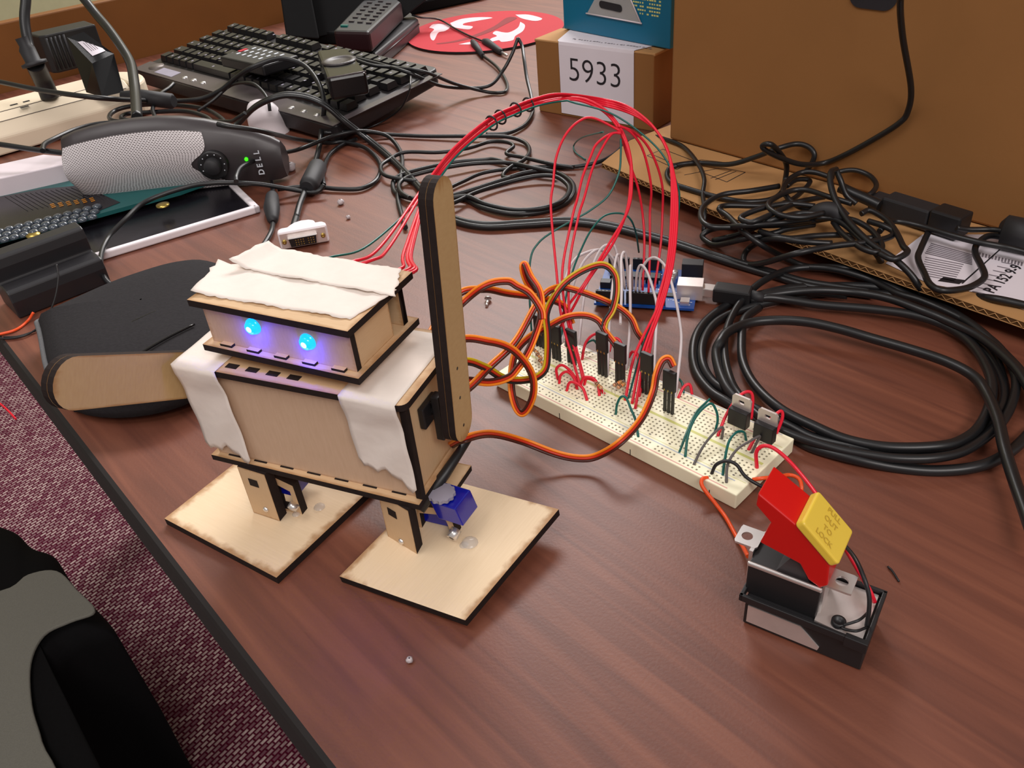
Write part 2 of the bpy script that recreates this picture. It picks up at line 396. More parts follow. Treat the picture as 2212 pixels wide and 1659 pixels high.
# desk
d0, d1, dw = -0.55, 1.03, 1.55
t = thing('desk', 'dark reddish-brown wood laminate desk with black edging carrying the wooden robot', 'desk', T(EA + dw / 2, (d0 + d1) / 2, -.74))
mb = MB(); mb.extr([T(EA + .0035, d0, -.03), T(EA + dw, d0, -.03), T(EA + dw, d1, -.03), T(EA + .0035, d1, -.03)], Z * .03, 'desk'); mb.build('desktop', t)
mb = MB(); prof = [(0.0035, 0.0), (0.0012, -.0008), (0, -.003), (0, -.027), (0.002, -.03), (0.0035, -.03)]
mb.extr([T(EA + p, d0, z) for p, z in prof], E2 * (d1 - d0), 'deskedge'); mb.build('edge_banding', t)
for a, b in ((EA + .12, d0 + .1), (EA + .12, d1 - .1), (EA + dw - .1, d0 + .1), (EA + dw - .1, d1 - .1)):
    mb = MB(); mb.box(T(a, b, -.74), E1 * .05, E2 * .05, Z * .71, 'deskedge'); mb.build('leg', t)
mb = MB(); mb.box(T(EA, 1.031, -.03), E1 * 1.8, E2 * 0.02, Z * (.03 + .084), 'panelw')
tag(mb.build('wooden_panel', bevel=.002), 'low orange-brown wood panel standing along the back of the desk', 'panel')
# ================================================================ robot
F0 = P(459.8, 983.4, .039); F0.z = 0
au = math.radians(-25); U = Vector((math.cos(au), math.sin(au), 0)); V = Vector((-U.y, U.x, 0))
def R(u, v, z): return F0 + U * (u / 1000) + V * (v / 1000) + Z * (z / 1000)
TH = 3.2
robot = thing('toy_robot', 'small laser-cut plywood robot with glowing blue eyes and one arm raised', 'robot', R(57, 25, 0))
# feet
def foot(px4, z, lbl, tops):
    pts = [tops(i) for i in range(4)]
    n = (pts[1] - pts[0]).cross(pts[2] - pts[0]).normalized()
    if n.z < 0: n = -n
    mb = MB(); mb.extr([p - n * (TH / 1000) for p in pts], n * (TH / 1000), 'ply_foot', 'char')
    return mb.build('foot_plate', robot), pts
TH = 4.2
A, B = P(355, 1120, .0045), P(597, 1248, .0045); e = (B - A); s_ = Vector((-e.y, e.x, 0)).normalized() * .074
fl, flp = foot(None, 0, '', lambda i: [A, B, B + s_, A + s_][i])
A, B, C_ = P(733, 1245, .0046), P(1005, 1340, .0072), P(1207, 1100, .0145)
fr, frp = foot(None, 0, '', lambda i: [A, B, C_, A + C_ - B][i])
# torso plates
TH = 3.2
def plate(name, pts, z, th, parent, m='ply', side='char', bev=0):
    mb = MB(); mb.extr([Vector((p.x, p.y, z / 1000)) for p in pts], Z * (th / 1000), m, side); return mb.build(name, parent, bevel=bev)
def quad(u0, v0, u1, v1): return [R(u0, v0, 0), R(u1, v0, 0), R(u1, v1, 0), R(u0, v1, 0)]
torso = MB(); torso.extr([R(-1, 0, 36), R(115, -1.5, 36), R(115, 53, 36), R(0, 54, 36)], Z * .0032, 'ply', 'char'); torso = torso.build('torso', robot)
tag(torso, 'plywood torso box with scorched black cut edges')
def wall_panel(name, o, a, b, th, m, parent, side='char'):
    """thin upright ply sheet: corner, along a, up b, thickness vector th"""
    mb = MB(); o, a, b, th = map(Vector, (o, a, b, th)); mb.extr([o, o + a, o + a + b, o + b], th, m, side, m); return mb.build(name, parent)
WZ0, WZ1 = 39.2, 91.0
wf = wall_panel('front_panel', R(2, 3, WZ0), U * .110, Z * (WZ1 - WZ0) / 1000, V * .0032, 'ply_front', torso)
wr = wall_panel('side_panel', R(112, 3.2, WZ0), V * .044, Z * (WZ1 - WZ0) / 1000, -U * .0032, 'ply', torso)
wl = wall_panel('side_panel', R(2, 3.2, WZ0), V * .044, Z * (WZ1 - WZ0) / 1000, U * .0032, 'ply', torso)
wb = wall_panel('back_panel', R(2, 45, WZ0), U * .110, Z * (WZ1 - WZ0) / 1000, V * .0032, 'ply_front', torso)
# vertical corner post edge seen at the front right
mb = MB(); mb.extr([R(112, 2, WZ0), R(115.0, 2, WZ0), R(115.0, 5.2, WZ0), R(112, 5.2, WZ0)], Z * (WZ1 - WZ0) / 1000, 'char'); mb.build('corner_edge', torso)
mb = MB()
for k in range(7):    # finger-joint scorch marks along the front bottom seam
    mb.extr([R(8 + k * 15.2, 2.2, 39.2), R(15.2 + k * 15.2, 2.2, 39.2), R(15.2 + k * 15.2, 3.0, 39.2), R(8 + k * 15.2, 3.0, 39.2)], Z * .0004, 'char')
mb.build('finger_joint', torso)
# top plate (rounded corners)
TZ = 91.0
pts = rpoly(R(-1, -1, TZ), U * .118, V * .056, .004)
mb = MB(); mb.extr(pts, Z * .0032, 'ply', 'char'); tp = mb.build('top_plate', torso)
mb = MB()
for k in range(4): mb.extr([R(24 + k * 11, 3.0, TZ + 3.2), R(30 + k * 11, 3.0, TZ + 3.2), R(30 + k * 11, 6.2, TZ + 3.2), R(24 + k * 11, 6.2, TZ + 3.2)], Z * .00025, 'char')
mb.build('slot', torso)
# hip plate sticking out at right + black strap
mb = MB(); mb.extr([R(80, 6, 27.5), R(121, 10, 27.5), R(122, 38, 27.5), R(80, 38, 27.5)], Z * .0032, 'ply', 'char'); mb.build('hip_plate', robot)
mb = MB(); a = P(905, 1100, .030); b = onplane(1017, 940, U, (R(124, 0, 0)).dot(U))
mb.tube([a, a.lerp(b, .5) + Z * -.001, b], .0026, 'black', 8, True, [.003, .0026, .0018]); mb.build('strap', robot)
# masking tape over the shoulders
def drape(name, rows, parent, solid=.0003, m='tape'):
    mb = MB(); mb.grid(rows, m); o = mb.build(name, parent, solid=solid, fix=False); return o
random.seed(4)
def shoulder(u0, u1, drop, skew, vtop=52):
    rows = []; n = 30; L0 = vtop + drop
    for i in range(n):
        f = (i / 11 * vtop / L0) if i <= 11 else (vtop + (i - 11) / 18 * drop) / L0; row = []
        for j in range(13):
            g = j / 12; u = u0 + (u1 - u0) * g
            L = vtop + drop + (3.5 * math.sin(g * 9) + 2.5 * math.sin(g * 23)) * .6 + skew * g
            s = f * L0 if f * L0 <= vtop else vtop + (f * L0 - vtop) * (L - vtop) / drop
            if s < vtop: p = R(u, vtop - s * (vtop + 1.7) / vtop, 94.55 + .1 * math.sin(s * .3 + g * 5))
            else:
                q = s - vtop; w = .8 * math.sin(q * .22 + g * 6) * min(1, q / 12)
                p = R(u + q * .03, -1.9 + w * .5 + max(0, min(q - 5, 10)) * .2, 94.5 - q)
            row.append(p)
        rows.append(row)
    return rows
drape('masking_tape', shoulder(-2.5, 22, 47, 6), torso)
drape('masking_tape', shoulder(86, 113, 36, 12), torso)
# ---- legs
def leg(u, v, pts_front, servo=False):
    pass
def upright(name, u0, u1, v, z0, z1, th, parent, m='ply', shear=0):
    mb = MB(); mb.extr([R(u0, v, z0), R(u1, v, z0), R(u1 + shear, v, z1), R(u0 + shear, v, z1)], V * (th / 1000), m, 'char', m); return mb.build(name, parent)
def servo(name, o, a, b, c, parent, horn=None):
    """micro servo body: o corner, a length, b width, c height vectors"""
    mb = MB(); mb.box(o, a, b, c, 'servo'); o2 = mb.build(name, parent, bevel=.0006)
    return o2
legs = []
for side, (pa, pb) in (('left', (P(548, 1107, .0047), P(605, 1126, .0047))), ('right', (P(839, 1162, .0066), P(901, 1197, .0080)))):
    q0 = pa - F0; q1 = pb - F0; u0, u1 = q0.dot(U) * 1000, q1.dot(U) * 1000; vf = min(q0.dot(V), q1.dot(V)) * 1000
    mb = MB(); up_a = Vector((pa.x, pa.y, .036)); up_b = Vector((pb.x, pb.y, .036)); mb.extr([pa, pb, up_b, up_a], V * .0060, 'ply', 'char', 'ply'); lg = mb.build('leg', robot)
    legs.append(lg)
    fd = Vector((pb.x - pa.x, pb.y - pa.y, 0)).normalized(); fn = Vector((fd.y, -fd.x, 0)); f0 = Vector((pa.x, pa.y, 0)) + fn * .0001
    mb = MB(); mb.extr([f0 + fd * x + Z * z for x, z in ((.005, .0255), (.0105, .0255), (.0105, .030), (.005, .030))], fn * .0002, 'char'); mb.build('slot', lg)
    mb = MB(); mb.disc_ring(f0 + fd * .010 + Z * .0105, fn, [(.0016, 0), (.0015, .0006), (.0007, .0011), (0, .0012)], 'metal', 14); mb.build('screw', lg)
# rear linkage plates: ply frames around the ankle servos
def frame_v(name, vv, outer, inner, parent):
    c = R(0, vv, 0).dot(V); O = [onplane(x, y, V, c) for x, y in outer]; I = [onplane(x, y, V, c) for x, y in inner]
    mb = MB(); n = len(O)
    for i in range(n): j = (i + 1) % n; mb.extr([O[i], O[j], I[j], I[i]], V * .0048, 'ply', 'char', 'ply')
    return mb.build(name, parent)
bR = frame_v('leg_bracket', 11.5, [(898, 1092), (966, 1101), (1000, 1185), (906, 1160)], [(906, 1108), (958, 1113), (981, 1165), (914, 1150)], robot)
bL = frame_v('leg_bracket', 5.5, [(585, 1028), (632, 1050), (655, 1117), (600, 1105)], [(592, 1044), (626, 1062), (641, 1104), (606, 1096)], robot)
sL = servo('servo', R(24, 9.2, 12), U * .012, V * .023, Z * .0118, robot)
sR = servo('servo', R(103, 15, 10), U * .018, V * .010, Z * .014, robot)
# the big visible ankle servo on the right
o = P(1016, 1128, .014); sv = MB()
a_ = P(965, 1040, .034); c1 = P(1018, 1056, .034); c2 = P(1035, 1093, .0235); c3 = P(1003, 1131, .017); 
sv = MB(); sb = P(940, 1098, .034)
dU = (c1 - a_); topA = P(1016, 1058, .034); topB = P(962, 1042, .034); topC = P(928, 1083, .034); topD = topC + (topA - topB)
sv.extr([topA, topB, topC, topD], (c2 - c1) , 'servo'); sR2 = sv.build('servo', robot, bevel=.0005)
mb = MB(); ctr = P(955, 1071, .0343) - U * .0035 - V * .002; prof = []
import itertools
gear = []
for k in range(48):
    a = 2 * math.pi * k / 48; rr_ = .0064 if (k // 2) % 2 else .0058; gear.append(ctr + U * (.0035 + math.cos(a) * rr_) + V * (.002 + math.sin(a) * rr_) + Z * .0005)
mb.extr(gear, Z * .0018, 'greylab'); g = mb.build('servo_horn', sR2)
mb = MB(); mb.cyl(P(975, 1163, .014), P(986, 1143, .016), .0026, 'metal', 20); cc = mb.build('collar', robot)
mb = MB(); d = (P(975, 1163, .014) - P(986, 1143, .016)).normalized(); mb.disc_ring(P(975, 1163, .014), d, [(.0013, .00005), (0, .00006)], 'black', 16); mb.build('bore', cc)
mb = MB(); mb.cyl(P(630, 1100, .013), P(637, 1088, .015), .0026, 'metal', 18); mb.build('collar', robot)
for (x, y, z, r) in ((1015, 1172, .0105, .004), (1003, 1178, .0095, .0025), (690, 1095, .0048, .003), (640, 1110, .0048, .0022)):   # hot glue blobs
    mb = MB(); c = P(x, y, z); mb.disc_ring(c, Z, [(r, 0), (r * .8, r * .25), (r * .4, r * .42), (0, r * .46)], 'clear', 14); mb.build('glue_blob', robot)
# ---- arms
def arm(name, n, c, o, dirv, L, w, th, m, parent):
    """two-layer stadium board. o = centre of lower rounded end, dirv along, n = outward normal"""
    side = n.cross(dirv).normalized(); r = w / 2; out = []
    for k in range(13):
        a = math.pi * k / 12; out.append(o + dirv * (L - r) + side * math.cos(a) * r + dirv * math.sin(a) * r)
    for k in range(13):
        a = math.pi + math.pi * k / 12; out.append(o + dirv * r * .0 + side * math.cos(a) * r + dirv * math.sin(a) * r)
    mb = MB(); h = n * (th / 2 - .0001); mb.extr(out, h, m, 'char', m); mb.extr([p + n * (th / 2 + .0001) for p in out], h, m, 'char', m); a_ = mb.build(name, parent)
    return a_, side
def RP(u, v, z): return R(u, v, z)
# right arm raised, outer face at u = 128
bot = R(121.6, 27.5, 67); top = R(121.6, 35.5, 180)
dv = (R(0, 36.5, 180) - R(0, 25.5, 60)).normalized()
o = R(121.6, 26.2, 67.5)
armR, sd = arm('arm', U, None, o, dv, .1110, .0172, .0064, 'ply_arm', robot)
for px_, py_ in ((988, 796), (994, 859), (1002, 918)):
    c = onplane(px_, py_, U, R(128.05, 0, 0).dot(U)); mb = MB(); mb.disc_ring(c, U, [(.0008, 0), (0, .00005)], 'black', 10); mb.build('screw_hole', armR)
# servo horn / black bracket between torso and arm
mb = MB(); mb.cyl(R(112, 24, 74), R(121.5, 25, 74), .0028, 'black', 14); mb.box(R(116.5, 20, 60), U * .004, V * .005, Z * .024, 'black'); mb.box(R(112.2, 15, 69), U * .003, V * .014, Z * .011, 'black'); mb.build('shoulder_servo', robot, bevel=.0006)
# left arm swung forward
dvl = (R(0, -52, 117) - R(0, 8, 80)).normalized()
o = R(-14.4, 10, 79)
armL, _ = arm('arm', U, None, o, dvl, .0748, .0225, .0064, 'ply_arm', robot)
mb = MB(); mb.cyl(R(-8.2, 16, 76), R(2, 18, 76), .003, 'black', 14); mb.build('shoulder_servo', robot)
# ---- head
hu = math.radians(-28.2); HU = Vector((math.cos(hu), math.sin(hu), 0)); HV = Vector((-HU.y, HU.x, 0))
H0 = P(437.5, 743.5, .1032); H0.z = 0
def H(u, v, z): return H0 + HU * (u / 1000) + HV * (v / 1000) + Z * (z / 1000)
HW, HD, HZ = 83.5, 49.5, 100.0
mb = MB(); mb.extr([H(0, 0, HZ), H(HW, 0, HZ), H(HW, HD, HZ), H(0, HD, HZ)], Z * .0032, 'ply', 'char'); head = mb.build('head', robot)
tag(head, 'flat box head with two glowing blue eyes')
w1 = 123.0
mb = MB(); fi = []
o, a, b = H(3, 4, HZ + 3.2), HU * .0775, Z * (w1 - HZ - 3.2) / 1000
wall_panel('face_panel', o, a, b, HV * .0032, 'ply_front', head)
wall_panel('side_panel', H(HW - 3.2, 7.2, HZ + 3.2), HV * .026, b, -HU * .0032, 'ply', head)
wall_panel('side_panel', H(3, 7.2, HZ + 3.2), HV * .026, b, HU * .0032, 'ply', head)
mb = MB(); mb.extr([H(HW - 6.4, 42, HZ + 3.2), H(HW - 3, 42, HZ + 3.2), H(HW - 3, 45.2, HZ + 3.2), H(HW - 6.4, 45.2, HZ + 3.2)], b, 'char'); mb.build('post', head)
wall_panel('back_panel', H(3, 41.5, HZ + 3.2), HU * .0775, b, HV * .0032, 'ply', head)
mb = MB()
for k in range(5):    # joint tabs at the foot of the face
    mb.extr([H(9 + k * 15, 1.6, HZ + 3.2), H(15.5 + k * 15, 1.6, HZ + 3.2), H(15.5 + k * 15, 4.0, HZ + 3.2), H(9 + k * 15, 4.0, HZ + 3.2)], Z * .0012, 'ply', 'char')
mb.build('finger_joint', head)
mb = MB(); mb.extr([H(0, 0, w1), H(HW, 0, w1), H(HW, HD + 1, w1), H(0, HD + 1, w1)], Z * .0032, 'ply', 'char'); mb.build('top_panel', head)
mb = MB(); mb.cyl(H(42, 24, 94.2), H(42, 24, 100), .008, 'black', 20); mb.build('neck', robot)
# eyes
for (x, y) in ((546, 706), (664, 739)):
    c = onplane(x + 2, y - 2, HV, H(0, 4, 0).dot(HV))
    mb = MB(); mb.disc_ring(c, -HV, [(.0038, 0), (.0038, .0008), (.0034, .0009), (.0034, .0014), (.0029, .0026), (.0017, .0033), (0, .0035)], 'blueled', 20); e = mb.build('eye_led', head, fix=True)
    mb = MB(); mb.disc_ring(c - HV * .0034, -HV, [(.0015, -.0001), (.0009, .0003), (0, .0004)], 'bluecore', 12); mb.build('led_core', e)
    l = bpy.data.lights.new('eye_glow', 'POINT'); l.energy = 0.0085; l.color = (0.02, 0.02, 1.0); l.shadow_soft_size = .0015
    lo = bpy.data.objects.new('eye_glow', l); COL.objects.link(lo); lo.location = c - HV * .0045 - Z * .0048
# tape on head top: two overlapping torn strips
def torn(name, quadpx, z, amp, lift, parent, seed):
    random.seed(seed); a, b, c, d = [P(x, y, z) for x, y in quadpx]
    na, nb = 40, 10; rows = []
    for j in range(nb + 1):
        g = j / nb; row = []
        for i in range(na + 1):
            f = i / na; p = a.lerp(b, f).lerp(d.lerp(c, f), g)
            edge = min(f, 1 - f); k = 0
            if i == 0 or i == na: p = p + HU * random.uniform(-amp, amp) * 1.0
            if j == 0 or j == nb: p = p + HV * random.uniform(-amp, amp) * .45
            p = p + Z * (.0003 * math.sin(f * 17 + g * 4) + lift(f, g)); row.append(p)
        rows.append(row)
    mb = MB(); mb.grid(rows, 'tape'); return mb.build(name, parent, solid=.00025, fix=False)
torn('masking_tape', [(418, 645), (752, 690), (868, 618), (505, 548)][0:0] + [(416, 634), (756, 690), (856, 628), (474, 566)], .1266, .0012, lambda f, g: .0002 + (.0012 * max(0, .08 - f) / .08), head, 3)
torn('masking_tape', [(500, 577), (852, 641), (868, 583), (583, 534)], .1274, .0010, lambda f, g: .0003 + (.0035 * max(0, .1 - f) / .1), head, 8)

# ================================================================ solderless breadboard
BX = Vector((.6764, -.7366, 0)).normalized(); BY = Vector((-BX.y, BX.x, 0)); B0 = Vector((-.00966, -.00095, 0))
def BB(x, y, z=9.5): return B0 + BX * (x / 1000) + BY * (y / 1000) + Z * (z / 1000)
bb = thing('breadboard', 'long cream solderless breadboard full of jumper wires beside the robot', 'breadboard', BB(82, 27, 0))
mb = MB(); mb.extr([BB(0, 0, .3), BB(165.1, 0, .3), BB(165.1, 54.6, .3), BB(0, 54.6, .3)], Z * .0092, 'bb'); mb.build('body', bb, bevel=.0006)
mb = MB(); n_rows = [27.3 + s * (3.81 + 2.54 * k) for s in (-1, 1) for k in range(5)]
def hole(x, y, s=.5): mb.face([BB(x - s, y - s, 9.54), BB(x + s, y - s, 9.54), BB(x + s, y + s, 9.54), BB(x - s, y + s, 9.54)], 'bbhole')
for i in range(63):
    for y in n_rows: hole(3.9 + 2.54 * i, y)
for i in range(59):
    if i % 6 == 5: continue
    for y in (3.6, 6.1, 48.5, 51.0): hole(7.9 + 2.54 * i, y)
mb.build('contact_holes', bb, fix=False)
def stripe(x0, x1, y0, y1, m, nm, z=9.53):
    mb = MB(); mb.face([BB(x0, y0, z), BB(x1, y0, z), BB(x1, y1, z), BB(x0, y1, z)], m); return mb.build(nm, bb, fix=False)
stripe(6, 159, 1.2, 1.9, 'pink', 'rail_line'); stripe(6, 159, 46.0, 46.7, 'pink', 'rail_line')
stripe(6, 159, 8.1, 8.7, 'lblue', 'rail_line'); stripe(6, 159, 53.1, 53.7, 'lblue', 'rail_line')
stripe(2, 163, 26.4, 28.2, 'yelgreen', 'centre_groove'); stripe(1, 164, 10.0, 10.3, 'yelgreen', 'seam'); stripe(1, 164, 44.3, 44.6, 'yelgreen', 'seam')
mb = MB()
for i in range(0, 63, 5):
    for y in (11.6, 43.0): mb.face([BB(3.2 + 2.54 * i, y - .5, 9.55), BB(4.4 + 2.54 * i, y - .5, 9.55), BB(4.4 + 2.54 * i, y + .5, 9.55), BB(3.2 + 2.54 * i, y + .5, 9.55)], 'steelg')
mb.build('row_marks', bb, fix=False)
mb = MB()
for x in (51, 101, 150): mb.extr([BB(x, -.05, .4), BB(x + .5, -.05, .4), BB(x + .5, .05, .4), BB(x, .05, .4)], Z * .004, 'char')
mb.build('seam_mark', bb)
# ================================================================ wires
def wire(name, spec, r, m, label, cat='wire', group=None, n=8, sub=8, minz=None, tip=False):
    raw = wpts(spec, r if minz is None else minz)
    if name == 'cable':      # keep cables on the near side of the large carton's face
        lim = ba.dot(bnn) - r - .0015
        for i, p in enumerate(raw):
            if p.dot(bnn) > lim and (p - ba).dot(bdr) > -.004 and p.z < .4: 
                q = CW + (p - CW) * ((lim - CW.dot(bnn)) / (p - CW).dot(bnn)); raw[i] = q
    pts = smoothpts(raw, sub); mb = MB(); mb.tube(pts, r, m, n)
    o = mb.build(name); tag(o, label, cat, group)
    return o
H9 = .0092
def jw(spec, m, label, r=.00075, group=None, **k): return wire('jumper_wire', spec, r, m, label, 'wire', group, **k)
G_RED = 'red hook-up wires of the bundle arching from the robot to the breadboard'
TR = [(862, 578), (885, 500), (925, 400), (985, 325), (1060, 262), (1110, 237), (1160, 218), (1215, 208)]
def trunk(start, dx, dy, tail, label, m='red', r=.00085, dd=0.0, sdep=.415):
    hu_ = min(80, max(6, (H0 * 0 + (PD(start[0], start[1], .43) - H0)).dot(HU) * 1000)); hp = H(hu_, HD - 1.5, 117); db = depth(H(hu_, HD + 3, 122))
    sp = [(start[0], start[1] + 12, hp), (start[0], start[1], ('d', db)), (start[0] + (TR[1][0] - start[0]) * .5, start[1] + (TR[1][1] - start[1]) * .5, None)]
    for i, (x, y) in enumerate(TR[2:]):
        sp.append((x + dx, y + dy, ('d', .47 + dd + .012 * i)))
    sp += tail
    return wire('hookup_wire', sp, r, m, label, 'wire', G_RED if m == 'red' else None)
D0 = .56
LB = ['red wire of the arching bundle, ending on the breadboard right of the white wires']
tails_B = [[(1300 + i * 3, 214 + i * 5, ('d', D0)), (1352 + i * 4, 228 + i * 6, None), (1400 + i * 3, 262 + i * 4, None), (1432 + i * 2, 305 + i * 3, None), (1452 - i * 1, 360, ('d', .53)), (1463 - i * 4, 440, None), (1455 - i * 4, 560, ('d', .50)), (1432 - i * 4, 655, None), (x2 + 22, 765, None), (x2, y2, H9)] for i, (x2, y2) in enumerate(((1372, 884), (1365, 873), (1350, 866), (1380, 858)))]
for i, tl in enumerate(tails_B): trunk([(758, 566), (800, 563), (862, 582), (878, 584)][i], i * 3 - 4, i * 3 - 5, tl, ['red wire of the arching bundle, outermost of the four dropping steeply to the breadboard', 'red wire of the arching bundle, second of the four dropping steeply to the breadboard', 'red wire of the arching bundle, third of the four, ending left of the green one', 'red wire of the arching bundle, innermost of the four dropping steeply to the breadboard'][i], dd=.004 * i)
tails_C = [[(1262, 214 + i * 6, None), (1308, 238 + i * 6, None), (1342, 280 + i * 8, None), (1360, 330 + i * 8, ('d', .53)), (1365 - i * 3, 390, None), (1352 - i * 2 + 4, 455, None), (1316 + i * 8, 526, None), (1262 - i * 6 + i * 10, 613, ('d', .5)), (1222 + i * 14, 668, None), (x2 + 12, 727, None), (x2, y2, H9)] for i, (x2, y2) in enumerate(((1178, 772), (1185, 766)))]
for i, tl in enumerate(tails_C): trunk([(888, 585), (893, 588)][i], 2 + i * 3, 4 + i * 3, tl, ['red wire of the arching bundle crossing back left to the breadboard end, upper of two', 'red wire of the arching bundle crossing back left to the breadboard end, lower of two'][i], dd=.006)
for sp, lb in ((((1344, 285, ('d', .53)), (1282, 255, None), (1249, 263, None), (1220, 294, None), (1201, 342, None), (1195, 396, None), (1190, 450, ('d', .51)), (1202, 586, None), (1210, 667, None), (1221, 721, None), (1237, 775, None), (1254, 836, H9)), 'red wire in the leftmost tall loop dropping to the breadboard'),
               (((1342, 285, ('d', .53)), (1315, 291, None), (1288, 312, None), (1275, 340, None), (1259, 380, None), (1247, 430, None), (1237, 466, ('d', .51)), (1216, 572, None), (1217, 640, None), (1232, 720, None), (1252, 790, None), (1260, 822, H9)), 'red wire in the middle tall loop dropping to the breadboard'),
               (((1342, 288, ('d', .53)), (1321, 290, None), (1298, 325, None), (1279, 366, None), (1262, 427, None), (1249, 470, ('d', .51)), (1230, 572, None), (1230, 680, None), (1244, 748, None), (1262, 818, H9)), 'red wire in the narrowest tall loop beside the middle one'),
               (((1335, 270, ('d', .53)), (1363, 286, None), (1386, 318, None), (1400, 364, None), (1407, 411, None), (1404, 459, ('d', .56)), (1404, 540, None), (1401, 632, .013)), 'red wire dropping to the blue microcontroller, middle of three'),
               (((1335, 272, ('d', .53)), (1365, 283, None), (1395, 310, None), (1418, 354, None), (1431, 405, None), (1431, 459, ('d', .56)), (1427, 531, None), (1412, 634, .013)), 'red wire dropping to the blue microcontroller, rightmost of three'),
               (((1340, 280, ('d', .53)), (1350, 320, None), (1364, 364, None), (1378, 405, None), (1388, 462, ('d', .56)), (1392, 525, None), (1388, 628, .013)), 'red wire dropping to the blue microcontroller, leftmost of three')):
    wire('hookup_wire', sp, .0008, 'red', lb, 'wire', 'red wires dropping from the arch')
trunk((712, 556), 3, 10, [(1030, 300, ('d', .5))][0:0] + [(1240, 222, None), (1330, 250, None), (1420, 320, None), (1462, 395, ('d', .53)), (1466, 450, None), (1449, 558, None), (1416, 667, None), (1384, 762, None), (1357, 862, H9)], 'green wire running inside the red bundle and down to the breadboard', 'green', .0006)
for i, (x, y) in enumerate(((1062, 266), (1081, 253), (1114, 237), (1141, 226))):
    c = PD(x, y, .495 + .008 * i); d = (PD(x + 20, y - 12, .50 + .008 * i) - c).normalized(); mb = MB(); pts = []
    a = d.orthogonal().normalized(); b = d.cross(a)
    for k in range(17): t_ = 2 * math.pi * k / 16; pts.append(c + a * .0042 * math.cos(t_) + b * .0042 * math.sin(t_))
    mb.tube(pts, .0006, 'rubber', 6); tag(mb.build('wire_tie'), ['thin black tie round the red bundle, nearest the raised arm', 'thin black tie round the red bundle, second from the raised arm', 'thin black tie round the red bundle, third from the raised arm', 'thin black tie round the red bundle, nearest the top of the arch'][i], 'wire tie', 'thin ties round the red wire bundle')
# long green wires
jw([(1341, 300, ('d', .53)), (1341, 332, None), (1337, 373, None), (1315, 421, None), (1277, 453, None), (1239, 475, None), (1195, 500, None), (1163, 525, None), (1146, 560, None), (1144, 640, None), (1150, 742, H9)], 'green', 'green wire curving far left behind the red loops down to the breadboard end', .00065)
jw([(1380, 545, .014), (1374, 505, None), (1362, 474, ('d', .56)), (1341, 461, None), (1306, 466, None), (1277, 497, None), (1255, 540, None), (1237, 586, None), (1221, 650, None), (1212, 740, H9)], 'green', 'green wire looping from the microcontroller to the breadboard', .00065)
jw([(1303, 285, ('d', .66)), (1258, 297, None), (1240, 313, .004), (1243, 329, .002), (1265, 345, .001)], 'green', 'loose green wire with a stripped end near the box numbered 5933', .0007)
# white jumpers
for sp, lb in (([(1215, 742, H9), (1214, 650, None), (1222, 600, None), (1240, 562, None), (1265, 546, None), (1295, 540, None), (1318, 555, None), (1332, 600, .013)], 'white jumper wire in the leftmost low arch'),
               ([(1222, 748, H9), (1232, 640, None), (1255, 575, None), (1280, 545, None), (1302, 540, None), (1325, 560, None), (1340, 610, .013)], 'white jumper wire in the second arch from the left'),
               ([(1250, 745, H9), (1262, 640, None), (1280, 575, None), (1298, 538, None), (1315, 529, None), (1330, 538, None), (1344, 615, .013)], 'white jumper wire in the third arch from the left'),
               ([(1312, 812, H9), (1317, 694, None), (1324, 613, None), (1329, 567, None), (1335, 550, None), (1343, 567, None), (1350, 624, .013)], 'white jumper wire standing tall beside the yellow striped lead'),
               ([(1353, 800, H9), (1361, 694, None), (1361, 600, None), (1362, 574, ('d', .52)), (1365, 600, None), (1366, 626, .013)], 'white jumper wire standing straight up in front of the microcontroller'),
               ([(1411, 832, H9), (1416, 735, None), (1419, 667, None), (1411, 626, None), (1397, 586, None), (1384, 573, None), (1376, 591, None), (1373, 628, .013)], 'white jumper wire arching low behind the steep red wires'),
               ([(1458, 860, H9), (1471, 748, None), (1468, 694, None), (1454, 624, None), (1438, 577, None), (1416, 557, None), (1397, 564, None), (1384, 591, None), (1381, 628, .013)], 'white jumper wire in the rightmost and widest white arch'),
               ([(1330, 760, None), (1340, 700, ('d', .5)), (1343, 620, None), (1342, 560, None), (1349, 545, None), (1354, 570, None), (1357, 624, .013)][1:], 'white jumper wire half hidden behind the yellow striped lead')):
    jw(sp, 'wwhite', lb, .0009, 'white jumper wires between microcontroller and breadboard')
